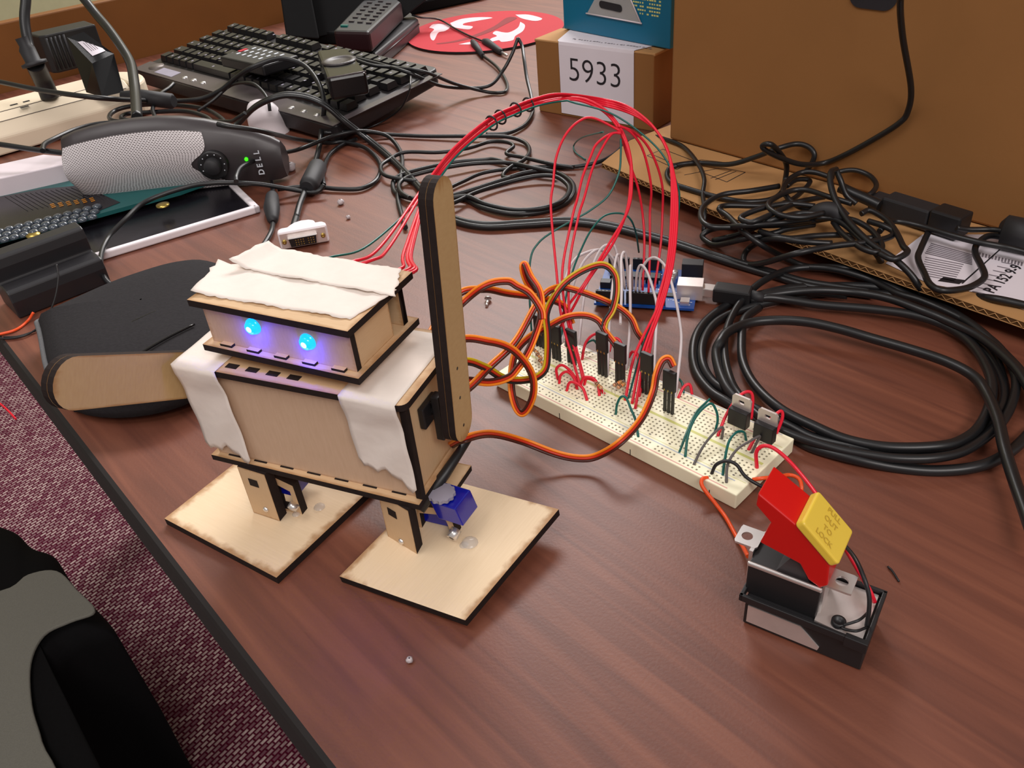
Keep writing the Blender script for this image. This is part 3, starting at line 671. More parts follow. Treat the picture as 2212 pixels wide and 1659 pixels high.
# short jumpers on the right half
J = [([(1465, 860, H9), (1477, 836, None), (1490, 831, None), (1495, 852, H9)], 'red', 'short red jumper wire at the far edge right of the last plug'),
     ([(1477, 851, H9), (1474, 829, None), (1466, 818, H9)], 'green', 'short green jumper wire behind the last plug'),
     ([(1550, 943, H9), (1569, 896, None), (1594, 858, None), (1616, 846, None), (1626, 858, None), (1623, 905, H9)], 'red', 'red jumper wire arching over the left transistor'),
     ([(1616, 973, H9), (1635, 940, None), (1661, 909, None), (1686, 888, None), (1690, 903, None), (1677, 937, H9)], 'red', 'red jumper wire arching over the right transistor'),
     ([(1467, 979, H9), (1484, 934, None), (1503, 893, None), (1526, 869, None), (1533, 862, H9)], 'green', 'green jumper wire, left of the close pair in front of the left transistor'),
     ([(1480, 988, H9), (1487, 937, None), (1506, 896, None), (1534, 872, None), (1547, 887, None), (1550, 909, None), (1544, 935, H9)], 'green', 'green jumper wire, right of the close pair in front of the left transistor'),
     ([(1498, 1005, H9), (1518, 966, None), (1541, 937, None), (1561, 923, None), (1559, 949, H9)], 'gray', 'grey jumper wire leaning toward the left transistor'),
     ([(1561, 1028, H9), (1566, 991, None), (1575, 953, None), (1591, 934, None), (1607, 934, None), (1612, 952, H9)], 'green', 'green jumper wire arching in front of the right transistor'),
     ([(1569, 1044, H9), (1572, 1004, None), (1591, 972, None), (1620, 953, None), (1641, 942, None), (1635, 955, None), (1624, 979, H9)], 'gray', 'grey jumper wire leaning toward the right transistor'),
     ([(1330, 896, H9), (1333, 874, None), (1341, 858, None), (1352, 859, None), (1363, 884, None), (1373, 909, None), (1379, 945, H9)], 'green', 'green jumper wire arching at the middle of the board'),
     ([(1205, 820, H9), (1202, 797, None), (1215, 789, None), (1234, 804, None), (1253, 832, H9)], 'red', 'short red jumper wire, farthest left of the low cluster'),
     ([(1208, 829, H9), (1211, 811, None), (1225, 803, None), (1240, 817, None), (1247, 842, H9)], 'red', 'short red jumper wire, second of the low cluster'),
     ([(1224, 845, H9), (1230, 827, None), (1243, 827, None), (1259, 839, None), (1269, 866, H9)], 'red', 'short red jumper wire, nearest the board front of the low cluster'),
     ([(1253, 835, H9), (1262, 816, None), (1281, 817, None), (1292, 833, None), (1295, 856, H9)], 'red', 'short red jumper wire reaching right toward the small resistors'),
     ([(1262, 832, H9), (1268, 818, None), (1288, 826, None), (1306, 852, H9)], 'red', 'short red jumper wire, rightmost of the low cluster'),
     ([(1257, 778, H9), (1265, 741, None), (1284, 722, None), (1296, 732, None), (1300, 752, H9)], 'red', 'red jumper wire arching behind the leftmost black plug'),
     ([(1316, 760, H9), (1324, 732, None), (1338, 735, None), (1347, 757, H9)], 'red', 'red jumper wire arching behind the middle black plug'),
     ([(1358, 772, H9), (1366, 760, None), (1376, 764, None), (1380, 782, H9)], 'red', 'small red jumper wire behind the plug beside the steep red wires'),
     ([(1257, 765, H9), (1265, 744, None), (1282, 735, None), (1293, 750, H9)], 'green', 'green jumper wire arching behind the leftmost black plug')]
for sp, m, lb in J: jw(sp, m, lb, .00085 if m in ('red',) else .0007, 'short jumper wires on the breadboard')
# leads to the switch
jw([(1537, 1024, H9), (1547, 1004, None), (1569, 996, None), (1591, 1004, None), (1610, 1029, .014), (1640, 1048, .011), (1680, 1065, .006), (1730, 1100, .004), (1795, 1155, .018), (1824, 1178, .030), (1847, 1206, .036), (1865, 1245, .036), (1877, 1285, .031), (1877, 1320, .025), (1872, 1352, .0185)], 'black', 'black lead running from the board behind the red switch lever into the metal base', .0009)
jw([(1635, 1011, H9), (1634, 976, None), (1651, 963, None), (1677, 972, None), (1715, 1007, .02), (1768, 1075, .022), (1815, 1165, .026), (1850, 1225, .027), (1878, 1275, .024), (1889, 1300, .0185)], 'red', 'long red lead running from the board behind the yellow button', .001)
jw([(1529, 1032, H9), (1517, 1035, None), (1518, 1052, .008), (1547, 1090, .002), (1569, 1120, .0015), (1590, 1158, .002), (1604, 1180, .004), (1616, 1202, .012)], 'orangew', 'orange lead running along the desk into the left of the switch base', .001)
jw([(1626, 1036, H9), (1648, 1033, .011), (1680, 1030, .008), (1705, 1026, .006), (1724, 1033, .006), (1731, 1048, .005), (1728, 1066, .003), (1700, 1110, .003)], 'orangew', 'orange lead curling out behind the top of the red lever', .001)
jw([(1876, 1322, .0185), (1858, 1338, .0215), (1838, 1346, .0205), (1822, 1350, .0192)], 'black', 'short black lead curving to the post on the metal switch base, upper one', .0006)
jw([(1870, 1356, .0185), (1850, 1363, .0205), (1828, 1360, .0195), (1818, 1356, .0192)], 'black', 'short black lead curving to the post on the metal switch base, lower one', .0006)
# ---- servo leads: three-strand ribbon with black plug
def ribbon(spec, label, cols=('orange', 'redst', 'brown'), w=.00135, plug=None, group='three-strand servo leads', flat=None):
    pts = smoothpts(wpts(spec, .003), 9); N = len(pts)
    t = thing('servo_lead', label, 'cable', pts[0], group)
    q = Vector(flat).normalized() if flat else None
    offs = []; pv = None
    for i in range(N):
        tg = (pts[min(i + 1, N - 1)] - pts[max(i - 1, 0)]).normalized()
        vw = (CW - pts[i]).normalized() if not q else q
        s_ = tg.cross(Vector((0.2, -.8, .6))).normalized()
        if pv is not None and s_.dot(pv) < 0: s_ = -s_
        if pv is not None: s_ = (pv * .72 + s_ * .28).normalized(); s_ = (s_ - tg * s_.dot(tg)).normalized()
        pv = s_; offs.append(s_)
    if offs[0].z < 0: pass
    for k, (c, nm) in enumerate(zip(cols, ('signal_wire', 'power_wire', 'ground_wire'))):
        mb = MB(); mb.tube([p + o_ * w * (k - 1) for p, o_ in zip(pts, offs)], .00074, c, 7); mb.build(nm, t)
    if plug:
        (x, y, hz, leg) = plug
        base = P(x, y, H9); ctr = base + Z * (leg / 1000)
        mb = MB(); mb.box(ctr - BX * .0038 - BY * .0013, BX * .0076, BY * .0026, Z * (hz / 1000), 'black'); pl = mb.build('plug', t, bevel=.0004)
        mb = MB()
        for k in (-1, 0, 1): mb.box(ctr + BX * (.0024 * k - .0003) - BY * .00135, BX * .0007, BY * .0001, Z * .0012, 'gold')
        mb.build('contacts', pl)
        mb = MB()
        for k in (-1, 0, 1): mb.box(base + BX * (.0025 * k - .0007) - BY * .0007 - Z * .0002, BX * .0014, BY * .0014, Z * (leg / 1000 + .0003), 'black')
        mb.build('pins', t)
    return t
D5 = ('d', .50)
ribbon([(960, 700, R(98, 48, 86)), (984, 640, ('d', .44)), (1045, 625, None), (1099, 634, None), (1167, 643, None), (1215, 658, D5), (1232, 690, None), (1236, 700, None)], 'servo lead running level from behind the raised arm to the farthest plug', plug=(1236, 786, 13, 11))
ribbon([(960, 720, R(92, 48, 82)), (984, 668, ('d', .44)), (1045, 618, None), (1094, 607, None), (1118, 618, None), (1145, 634, None), (1168, 668, None), (1172, 690, None)], 'servo lead arching from behind the raised arm to the leftmost plug', plug=(1168, 750, 13, 10))
ribbon([(960, 830, R(96, 48, 66)), (1000, 822, ('d', .42)), (1058, 826, None), (1099, 815, None), (1118, 796, None), (1134, 773, None), (1151, 738, None), (1167, 689, None), (1170, 653, None), (1164, 624, None), (1146, 596, None), (1134, 570, ('d', .49)), (1129, 578, None), (1136, 605, None), (1156, 640, ('d', .50)), (1170, 680, None), (1185, 705, None), (1190, 712, None)], 'servo lead folded into a sharp upright bend above the board end', ('brown', 'redst', 'orange'), plug=(1203, 778, 13, 12))
ribbon([(960, 760, R(99, 48, 76)), (990, 735, ('d', .42)), (1058, 738, None), (1102, 752, None), (1134, 782, None), (1151, 815, None), (1152, 851, None), (1140, 882, ('d', .455)), (1126, 893, None), (1113, 876, None), (1105, 838, None), (1107, 789, None), (1118, 754, None), (1145, 727, None), (1172, 712, None), (1221, 686, ('d', .49)), (1262, 681, None), (1292, 692, None), (1308, 716, None), (1327, 741, None), (1336, 757, None)], 'servo lead hanging in a long loop over the board front', plug=(1340, 830, 13, 15))
ribbon([(960, 800, R(94, 48, 72)), (995, 781, ('d', .41)), (1045, 792, None), (1086, 816, None), (1118, 822, None), (1156, 816, ('d', .46)), (1178, 797, None), (1183, 762, None), (1183, 721, None), (1180, 680, None), (1194, 645, ('d', .49)), (1221, 610, None), (1262, 583, None), (1302, 572, None), (1327, 591, None), (1332, 626, None), (1324, 667, None), (1308, 694, None), (1304, 712, None)], 'servo lead with a bright yellow strand arching high over the board', ('yelw', 'redst', 'black'), plug=(1302, 812, 13, 17))
ribbon([(960, 860, R(98, 48, 60)), (1000, 846, ('d', .41)), (1058, 792, None), (1113, 738, None), (1156, 662, ('d', .47)), (1175, 637, None), (1194, 624, None), (1221, 621, ('d', .50)), (1275, 637, None), (1330, 661, None), (1362, 686, None), (1376, 716, None), (1390, 737, None), (1398, 765, None)], 'servo lead crossing high over the board to the plug behind the steep red wires', plug=(1396, 852, 13, 15))
ribbon([(960, 940, R(106, 44, 33)), (1003, 948, ('d', .385)), (1060, 937, .035), (1125, 952, .016), (1200, 980, .008), (1250, 990, .006), (1290, 985, .008), (1340, 955, .018), (1385, 905, None), (1410, 850, ('d', .445)), (1418, 810, None), (1430, 781, None), (1445, 775, None), (1455, 792, None)], 'servo lead sweeping across the desk in front of the board to the rightmost plug', plug=(1444, 892, 13, 15))
# ---- power transistors
def transistor(x, y, label):
    c = P(x, y, H9); t = thing('power_transistor', label, 'transistor', c, 'power transistors on the breadboard')
    c = c + Z * .0055
    mb = MB(); mb.box(c - BX * .0054, BX * .0108, BY * .0046, Z * .0100, 'black'); mb.build('case', t, bevel=.0004)
    mb = MB(); o = c - BX * .0054 + BY * .0032 + Z * .0100; hc = c + BY * .0032 + Z * .0139; ring = []
    outer = [o, o + BX * .0108, o + BX * .0108 + Z * .0062, o + BX * .0096 + Z * .0076, o + BX * .0012 + Z * .0076, o + Z * .0062]
    inner = [hc + (p - hc).normalized() * .0018 for p in outer]
    for i in range(6): j = (i + 1) % 6; mb.extr([outer[i], outer[j], inner[j], inner[i]], BY * .0012, 'tin')
    mb.build('metal_tab', t)
    for k in (-1, 0, 1):
        mb = MB(); mb.box(c + BX * (.00254 * k - .0004) + BY * .0018 - Z * .0058, BX * .0008, BY * .0006, Z * .006, 'metal'); mb.build('pin', t)
transistor(1588, 940, 'left of two upright black power transistors with metal tabs')
transistor(1643, 972, 'right of two upright black power transistors with metal tabs')
# ---- resistors
def resistor(a, b, label):
    pa, pb = P(*a), P(*b); d = (pb - pa); t = thing('resistor', label, 'resistor', (pa + pb) / 2, 'small tan resistors on the breadboard')
    c = (pa + pb) / 2; u = d.normalized(); mb = MB()
    mb.tube([c + u * k for k in (-.0031, -.0029, -.002, -.0012, 0, .0012, .002, .0029, .0031)], .001, 'resist', 10, True, [.0003, .0010, .00115, .0009, .0009, .0009, .00115, .0010, .0003]); mb.build('body', t)
    for k, m in ((-.002, 'brown'), (-.0008, 'black'), (.0004, 'orange'), (.0018, 'gold')):
        mb = MB(); rr_ = .00118 if abs(k) > .0015 else .00093; mb.cyl(c + u * (k - .00025), c + u * (k + .00025), rr_, m, 12); mb.build('colour_band', t)
    mb = MB(); mb.tube(smoothpts([Vector((pa.x, pa.y, H9)), pa + Z * 0 - u * .0006, c - u * .003], 4), .00025, 'metal', 5); mb.build('lead', t)
    mb = MB(); mb.tube(smoothpts([c + u * .003, pb + u * .0006, Vector((pb.x, pb.y, H9))], 4), .00025, 'metal', 5); mb.build('lead', t)
resistor((1150, 752, .014), (1166, 768, .014), 'tan resistor nearest the far left end of the breadboard')
resistor((1157, 762, .0145), (1173, 778, .0145), 'tan resistor, second from the far left end of the breadboard')
resistor((1162, 774, .0145), (1178, 792, .0135), 'tan resistor, third from the far left end of the breadboard')
resistor((1285, 824, .014), (1303, 842, .014), 'tan resistor right of the low cluster of red wires')
resistor((1322, 834, .014), (1346, 822, .014), 'tan resistor at the foot of the middle black plug')
resistor((1330, 840, .0145), (1354, 826, .014), 'tan resistor beside the one at the foot of the middle plug')
# ================================================================ microcontroller board
A0 = P(1283, 655, .004); A1 = P(1499, 668, .004); ax = (A1 - A0).normalized(); ay = Vector((-ax.y, ax.x, 0)); A0.z = 0
def AR(x, y, z): return A0 + ax * (x / 1000) + ay * (y / 1000) + Z * (z / 1000)
LX = 66.5
ar = thing('microcontroller_board', 'blue microcontroller board with a glowing green light behind the breadboard', 'circuit board', AR(33, 26, 0))
mb = MB(); mb.extr([AR(0, 0, 2.6), AR(LX, 0, 2.6), AR(LX, 12, 2.6), AR(LX, 52, 2.6), AR(2, 53, 2.6), AR(0, 51, 2.6)], Z * .0016, 'pcb'); mb.build('circuit_board', ar)
def blk(nm, x0, y0, x1, y1, z0, z1, m, par=None, bev=.0003):
    mb = MB(); mb.box(AR(x0, y0, z0), ax * (x1 - x0) / 1000, ay * (y1 - y0) / 1000, Z * (z1 - z0) / 1000, m); return mb.build(nm, par or ar, bevel=bev)
for (x0, x1, y0) in ((1, 20, 1.5), (21.5, 47.5, 1.5), (2, 17, 49), (19.5, 40, 49)):
    h_ = blk('pin_header', x0, y0, x1, y0 + 2.6, 4.2, 12.8, 'black'); mb = MB(); k = x0 + 1.2
    while k < x1 - .6: mb.face([AR(k - .5, y0 + .8, 12.83), AR(k + .5, y0 + .8, 12.83), AR(k + .5, y0 + 1.8, 12.83), AR(k - .5, y0 + 1.8, 12.83)], 'char'); k += 2.54
    mb.build('sockets', h_, fix=False)
ch = blk('chip', 6, 30, 41, 38, 5.5, 9, 'blackg')
mb = MB()
for k in range(14):
    for y in (29, 38.3): mb.box(AR(7 + 2.54 * k, y, 4.2), ax * .0012, ay * .0007, Z * .003, 'metal')
mb.build('chip_legs', ch)
blk('power_jack', 54.5, 40.5, 69, 49.5, 4.2, 15, 'black'); blk('usb_port', 54, 11, 71, 23, 4.2, 15, 'tin')
blk('reset_button', 57, 3, 63, 9, 4.2, 7.5, 'metal'); blk('small_chip', 47, 13, 52, 18, 4.2, 5.2, 'black'); blk('icsp_header', 0.8, 20, 8, 26, 4.2, 9, 'black')
for (x, y) in ((48, 34), (49, 41)):
    mb = MB(); mb.disc_ring(AR(x, y, 4.2), Z, [(.0032, 0), (.0032, .005), (.0028, .0054), (0, .0054)], 'metal', 20); mb.build('capacitor', ar)
mb = MB(); random.seed(5)
for k in range(60):
    x, y = random.uniform(5, 62), random.uniform(6, 28)
    if random.random() < .3: x, y = random.uniform(48, 64), random.uniform(4, 24)
    s = random.uniform(.4, 1.6); mb.face([AR(x, y, 4.23), AR(x + s, y, 4.23), AR(x + s, y + .7, 4.23), AR(x, y + .7, 4.23)], 'silk')
mb.build('silkscreen', ar, fix=False)
mb = MB(); c = AR(10.5, 11, 4.2); mb.box(c, ax * .0022, ay * .0014, Z * .001, 'limeled2'); mb.build('power_light', ar)
# ================================================================ missile-style switch assembly
S0 = P(1604, 1345, 0); S1 = P(1862, 1452, 0); sx = (S1 - S0).normalized(); sy = Vector((-sx.y, sx.x, 0)); SL = (S1 - S0).length * 1000
def SW(x, y, z): return S0 + sx * (x / 1000) + sy * (y / 1000) + Z * (z / 1000)
sw = thing('guarded_switch', 'red lever switch with yellow lock button on an open black and metal base', 'switch', SW(23, 14, 0))
mb = MB(); mb.extr([SW(0, 0, .5), SW(48, 0, .5), SW(48, 26.5, .5), SW(0, 26.5, .5)], Z * .0155, 'black'); base = mb.build('base_housing', sw, bevel=.0005)
mb = MB()
for (o, w, d) in ((SW(-2.2, -2.2, 15.5), .0508, .0016), (SW(-2.2, 26.6, 15.5), .0508, .0016)): mb.extr([o, o + sx * w, o + sx * w + sy * d, o + sy * d], Z * .0035, 'black')
for (o, w, d) in ((SW(-2.2, -2.2, 15.5), .0016, .030), (SW(47.0, -2.2, 15.5), .0016, .030)): mb.extr([o, o + sx * w, o + sx * w + sy * d, o + sy * d], Z * .0035, 'black')
mb.extr([SW(40, -2.6, 14), SW(48.6, -2.6, 14), SW(48.6, 0, 14), SW(40, 0, 14)], Z * .0054, 'black')
mb.build('rim', sw, bevel=.0003)
mb = MB(); mb.extr([SW(1.5, -.5, 2.5), SW(31, -.5, 2.5), SW(31.5, -.5, 4.5), SW(23, -.5, 12.6), SW(1.5, -.5, 12.6)], sy * .0006, 'tin'); mb.build('side_plate', sw)
mb = MB(); mb.extr([SW(27.5, 1.5, 16), SW(46, 0, 16), SW(46, 26, 16), SW(20, 26, 16), SW(27, 12, 16)], Z * .0012, 'tin'); mb.build('top_plate', sw)
mb = MB(); mb.disc_ring(SW(36, 4, 17.2), Z, [(.0028, 0), (.0028, .0022), (.0018, .0024), (.0016, .001), (0, .001)], 'black', 18); mb.build('post', sw)
mb = MB(); mb.extr([SW(-1.5, 3, 16), SW(27.5, 3, 16), SW(27.5, 22, 16), SW(-1.5, 22, 16)], Z * .0165, 'black'); mb.build('bracket', sw, bevel=.0004)
mb = MB(); mb.extr([SW(-1.8, 2.4, 32), SW(28, 2.4, 32), SW(28, 3.9, 32), SW(-1.8, 3.9, 32)], Z * .0022, 'metal'); mb.build('bracket_lip', sw, bevel=.0006)
mb = MB(); mb.extr([SW(-1.8, 21, 32), SW(28, 21, 32), SW(28, 22.4, 32), SW(-1.8, 22.4, 32)], Z * .0022, 'metal'); mb.build('bracket_lip', sw, bevel=.0006)
def tab(x0, x1, y0, y1, z, hx, hy, r):
    mb = MB(); O = [SW(x0, y0, z), SW(x1, y0, z), SW(x1, y1, z), SW(x0, y1, z)]; n = 32; c = SW(hx, hy, z); outer = []; inner = []
    for k in range(n):
        a = 2 * math.pi * k / n; dx, dy = math.cos(a), math.sin(a)
        tx = ((x1 - hx) if dx > 0 else (hx - x0)) / max(abs(dx), 1e-6); ty = ((y1 - hy) if dy > 0 else (hy - y0)) / max(abs(dy), 1e-6); t_ = min(tx, ty)
        outer.append(SW(hx + dx * t_, hy + dy * t_, z)); inner.append(SW(hx + dx * r, hy + dy * r, z))
    for k in range(n): j = (k + 1) % n; mb.extr([outer[k], outer[j], inner[j], inner[k]], Z * .001, 'metal')
    return mb.build('mounting_tab', sw)
tab(28, 38, 5.6, 15.8, 33.2, 33.2, 10.6, 2.5); tab(-10.8, -1.0, 11.0, 21.5, 33.2, -6.8, 16, 2.3)
mb = MB(); mb.box(SW(-3.4, 9, 17), sx * .0016, sy * .012, Z * .017, 'metal'); mb.box(SW(27.2, 6, 17), sx * .0012, sy * .010, Z * .017, 'metal'); mb.build('bracket_side', sw)
mb = MB(); prof = [(-1.2, 71.5), (-1.5, 65), (5, 58.7), (1.8, 46.4), (18, 42.7), (22, 36), (26.8, 33.7), (29.4, 36.5), (28.6, 47.8), (14.1, 62.3)]
mb.extr([SW(x, 3.4, z) for x, z in prof], sy * .0178, 'redsw'); lever = mb.build('lever', sw, bevel=.0007, seg=3)
tag(lever, 'glossy red lever')
mb = MB(); mb.extr([SW(8, 5, 30), SW(24, 5, 30), SW(18, 5, 41.5), (SW(14, 5, 42.5))], sy * .014, 'darkg'); mb.build('pivot', sw)
a = SW(13.8, 2.6, 62.6); b = SW(29.2, 2.6, 47.6); al = (b - a); nn = (sx * .68 + Z * .73).normalized(); nn = (nn - al.normalized() * nn.dot(al.normalized())).normalized()
mb = MB(); pts = rpoly(a, al, sy * .0195, .0015); mb.extr(pts, nn * .0042, 'yellow'); yb = mb.build('lock_button', sw, bevel=.0009, seg=3)
tag(yb, 'yellow lock button with raised lettering')
mb = MB(); cy = a + al * .5 + sy * .0097 + nn * .0042; dn = al.normalized()
for k, s_t in enumerate(('PULL', 'OUT', 'TO', 'LOCK')):
    text_mesh(mb, s_t, cy - sy * 0 + sy * 0 + (-sy) * ((k - 1.5) * .0044), dn, sy, .0034, 'yeldark', bold=.01, lift=.00025)
mb.build('lettering', yb, fix=False)
# ================================================================ cardboard boxes and packaging
a = P(1165, 240, 0); b = P(1415, 286, 0); bd = (b - a).normalized(); bn = Vector((-bd.y, bd.x, 0)); BLn = (b - a).length; BH = .0745
def SBX(x, y, z): return a + bd * (x / 1000) + bn * (y / 1000) + Z * (z / 1000)
sb = thing('cardboard_box', 'small cardboard box with white wrap-around label reading 5933', 'box', SBX(70, 20, 0))
mb = MB(); mb.extr([SBX(0, 0, 0), SBX(143, 0, 0), SBX(143, 46, 0), SBX(0, 46, 0)], Z * BH, 'card'); mb.build('body', sb, bevel=.0012)
mb = MB(); mb.box(SBX(-1, 0, BH * 1000 - 2.5), bd * .145, bn * .046, Z * .003, 'cardl'); mb.build('lid', sb, bevel=.001)
lab = MB(); z1 = BH * 1000 + .9
rows = [[SBX(x, -.35 - .4, 3) for x in (31, 121)], [SBX(x, -.7, 30) for x in (31, 121)], [SBX(x, -.9, z1 - 3) for x in (31, 121)], [SBX(x, -.5, z1) for x in (31, 121)], [SBX(x, 2, z1 + .3) for x in (28, 122)], [SBX(x, 44, z1 + .3) for x in (14, 140)]]
lab.grid(rows, 'paper', False); lb_ = lab.build('label', sb, solid=.0002, fix=False)
mb = MB(); text_mesh(mb, '5933', SBX(75, -.95, 48.5), bd, Z, .0335, 'ink', bold=-.012, lift=.0002); mb.build('printed_number', lb_, fix=False)
mb = MB(); random.seed(2)
for k in range(26):
    x = 40 + k * 3.6; y = 10 + random.uniform(-1, 1); w = random.uniform(1, 3); mb.face([SBX(x, y, z1 + .55), SBX(x + w, y, z1 + .55), SBX(x + w, y + 2.0, z1 + .55), SBX(x, y + 2.0, z1 + .55)], 'inkg')
mb.build('small_print', lb_, fix=False)
# teal hang-tab package standing on it
ta = P(1218, 63, BH + .0012); tb_ = P(1447, 108, BH + .0012); ta.z = tb_.z = BH + .0016
td = (tb_ - ta).normalized(); tn = Vector((-td.y, td.x, 0)); TW = (tb_ - ta).length
def TL(x, y, z): return ta + td * (x / 1000) + tn * (y / 1000) + Z * (z / 1000)
tl = thing('retail_package', 'teal retail package with clear plastic hang tab, standing on the numbered box', 'package', TL(70, 10, 0))
mb = MB(); mb.extr([TL(0, 0, 0), TL(TW * 1000, 0, 0), TL(TW * 1000, 22, 0), TL(0, 22, 0)], Z * .17, 'box_teal'); mb.build('carton', tl, bevel=.001)
def onT(x, y, off=0): return onplane(x, y, tn, ta.dot(tn)) - tn * off
mb = MB(); O = [onT(1269, 30, .0008), onT(1387, 52, .0008), onT(1348, -40, .0008), onT(1310, -46, .0008)]; mb.extr(O, -tn * .0004, 'clear')
ht = mb.build('hang_tab', tl)
mb = MB(); e_ = [onT(1268, 28, .0013), onT(1388, 50, .0013)]; mb.tube(e_, .0007, 'whitep', 6); mb.tube([onT(1387, 51, .0013), onT(1348, -40, .0013)], .0006, 'whitep', 6); mb.build('tab_edge', ht)
mb = MB(); s0, s1 = onT(1297, 8, .0016), onT(1346, 19, .0016); mb.extr(rpoly(s0 - Z * .0032, s1 - s0, Z * .0068, .0032, 6), -tn * .0002, 'ink'); mb.build('euro_slot', ht)
mb = MB(); random.seed(7)
for r_ in range(8):
    for k in range(13):
        x0 = 96 + k * 3.0; z0 = 27 + r_ * 3.2
        if random.random() < .15: continue
        w = random.uniform(1.4, 2.8); mb.face([TL(x0, -.15, z0), TL(x0 + w, -.15, z0), TL(x0 + w, -.15, z0 + 1.5), TL(x0, -.15, z0 + 1.5)], 'yelgreen')
mb.build('small_print', tl, fix=False)
# big carton
ba = P(1446, 300, .0165); ba.z = 0; bdr = Vector((math.cos(math.radians(-52.4)), math.sin(math.radians(-52.4)), 0)); bnn = Vector((-bdr.y, bdr.x, 0))
mb = MB(); zz = .0165
mb.box(ba + Z * zz - bdr * .0, bdr * .56, bnn * .30, Z * .42, 'card'); bg = mb.build('carton', bevel=.002)
mb = MB(); hc = onplane(1888, -14, bnn, ba.dot(bnn)); mb.extr(rpoly(hc - bnn * .0006 - bdr * .018 - Z * .010, bdr * .036, Z * .02, .0095, 6), -bnn * .0004, 'ink'); mb.build('hand_hole', bg)
tag(bg, 'very large plain brown cardboard carton filling the upper right', 'box')
# flattened cardboard sheet under the cables
sh = [P(1300, 352, .016), P(1361, 303, .016), P(1445, 290, .016) + bnn * .29, P(2500, 585, .016) + bnn * .29, P(2400, 765, .016), P(2212, 695, .016), P(1960, 607, .016), P(1560, 462, .016)]
sh = [Vector((p.x, p.y, 0)) for p in sh]
st = thing('cardboard_sheet', 'flat corrugated cardboard sheet lying under the tangled black cables', 'cardboard', (sh[0] + sh[4]) / 2)
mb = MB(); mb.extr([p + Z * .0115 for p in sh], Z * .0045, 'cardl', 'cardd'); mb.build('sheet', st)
# corrugations on the front edge
mb = MB()
fe = [sh[0], sh[7], sh[6], sh[5], sh[4]]
for i in range(4):
    L_ = (fe[i + 1] - fe[i]).length; d = (fe[i + 1] - fe[i]).normalized(); q = Vector((d.y, -d.x, 0)); k = 0
    if q.dot(CW - fe[i]) < 0: q = -q
    n_ = int(L_ / .0065)
    pts = [fe[i] + d * (L_ * j / (2 * n_)) + q * .0003 + Z * (.0124 + (.0027 if j % 2 else 0)) for j in range(2 * n_ + 1)]
    mb.tube(pts, .00035, 'cardl', 5)
mb.tube([p + Z * .0158 for p in fe], .0004, 'cardl', 5); mb.tube([p + Z * .0118 for p in fe], .0004, 'cardl', 5)
mb.build('corrugation', st)
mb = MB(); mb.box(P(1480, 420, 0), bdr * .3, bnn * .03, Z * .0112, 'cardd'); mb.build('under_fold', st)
mb = MB()
def lines(ps, w=.0009):
    q = [P(x, y, .0161) for x, y in ps]
    for i in range(len(q) - 1):
        d = (q[i + 1] - q[i]).normalized(); s_ = Vector((-d.y, d.x, 0)) * w / 2; mb.face([q[i] - s_, q[i + 1] - s_, q[i + 1] + s_, q[i] + s_], 'ink')
lines([(1398, 336), (1432, 322), (1500, 348)]); lines([(1398, 336), (1462, 366), (1500, 348)]); lines([(1410, 334), (1470, 360)])
lines([(1478, 378), (1560, 362), (1610, 372), (1570, 393), (1510, 370)]); lines([(1535, 385), (1580, 368)]); lines([(1545, 388), (1590, 370)]); lines([(1480, 352), (1515, 345), (1560, 350)])
mb.build('printed_mark', st, fix=False)
# shipping label
LBP = [P(x, y, .0165) for x, y in ((1913, 569), (1993, 507), (2128, 507), (2290, 545), (2400, 740), (2119, 634), (2007, 613))]
sl = MB(); sl.extr(LBP, Z * .0002, 'paper'); sl = sl.build('shipping_label', st)
def lq(ps, m, mb): mb.face([P(x, y, .01675) for x, y in ps], m)
mb = MB(); random.seed(11)
for k in range(7):
    t_ = k / 7; lq([(1998 + 5 * t_ * 3, 545 - 24 * t_ + 0), (2100, 570 - 24 * t_), (2100, 572.5 - 24 * t_), (1998 + 15 * t_, 547.5 - 24 * t_)], 'inkg', mb)
for k in range(9):
    t_ = k / 9; lq([(1990 + 10 * t_, 592 - 42 * t_), (2062 + 22 * t_, 606 - 40 * t_), (2062 + 22 * t_, 608 - 40 * t_), (1990 + 10 * t_, 594 - 42 * t_)], 'inkg', mb)
for k in range(8): lq([(2100 + 9 * k, 628 - 9 * k), (2128 + 9 * k, 634 - 9 * k), (2128 + 9 * k, 636 - 9 * k), (2100 + 9 * k, 630 - 9 * k)], 'inkg', mb)
lq([(2025, 607), (2038, 598), (2085, 605), (2072, 614)], 'ink', mb); lq([(2076, 612), (2160, 537), (2163, 538), (2080, 613)], 'ink', mb)
for k in range(14): lq([(2115 + 7 * k, 545 + 1.6 * k), (2119 + 7 * k, 546 + 1.6 * k), (2117 + 7 * k, 554 + 1.6 * k), (2113 + 7 * k, 553 + 1.6 * k)], 'inkg', mb)
o_ = P(2168, 602, .0168); dd_ = (P(2205, 572, .0168) - P(2140, 630, .0168)).normalized(); nd = Vector((-dd_.y, dd_.x, 0))
text_mesh(mb, 'PA 152 9-9', o_, dd_, nd, .0095, 'ink', bold=.02, lift=.0001); mb.build('label_print', sl, fix=False)
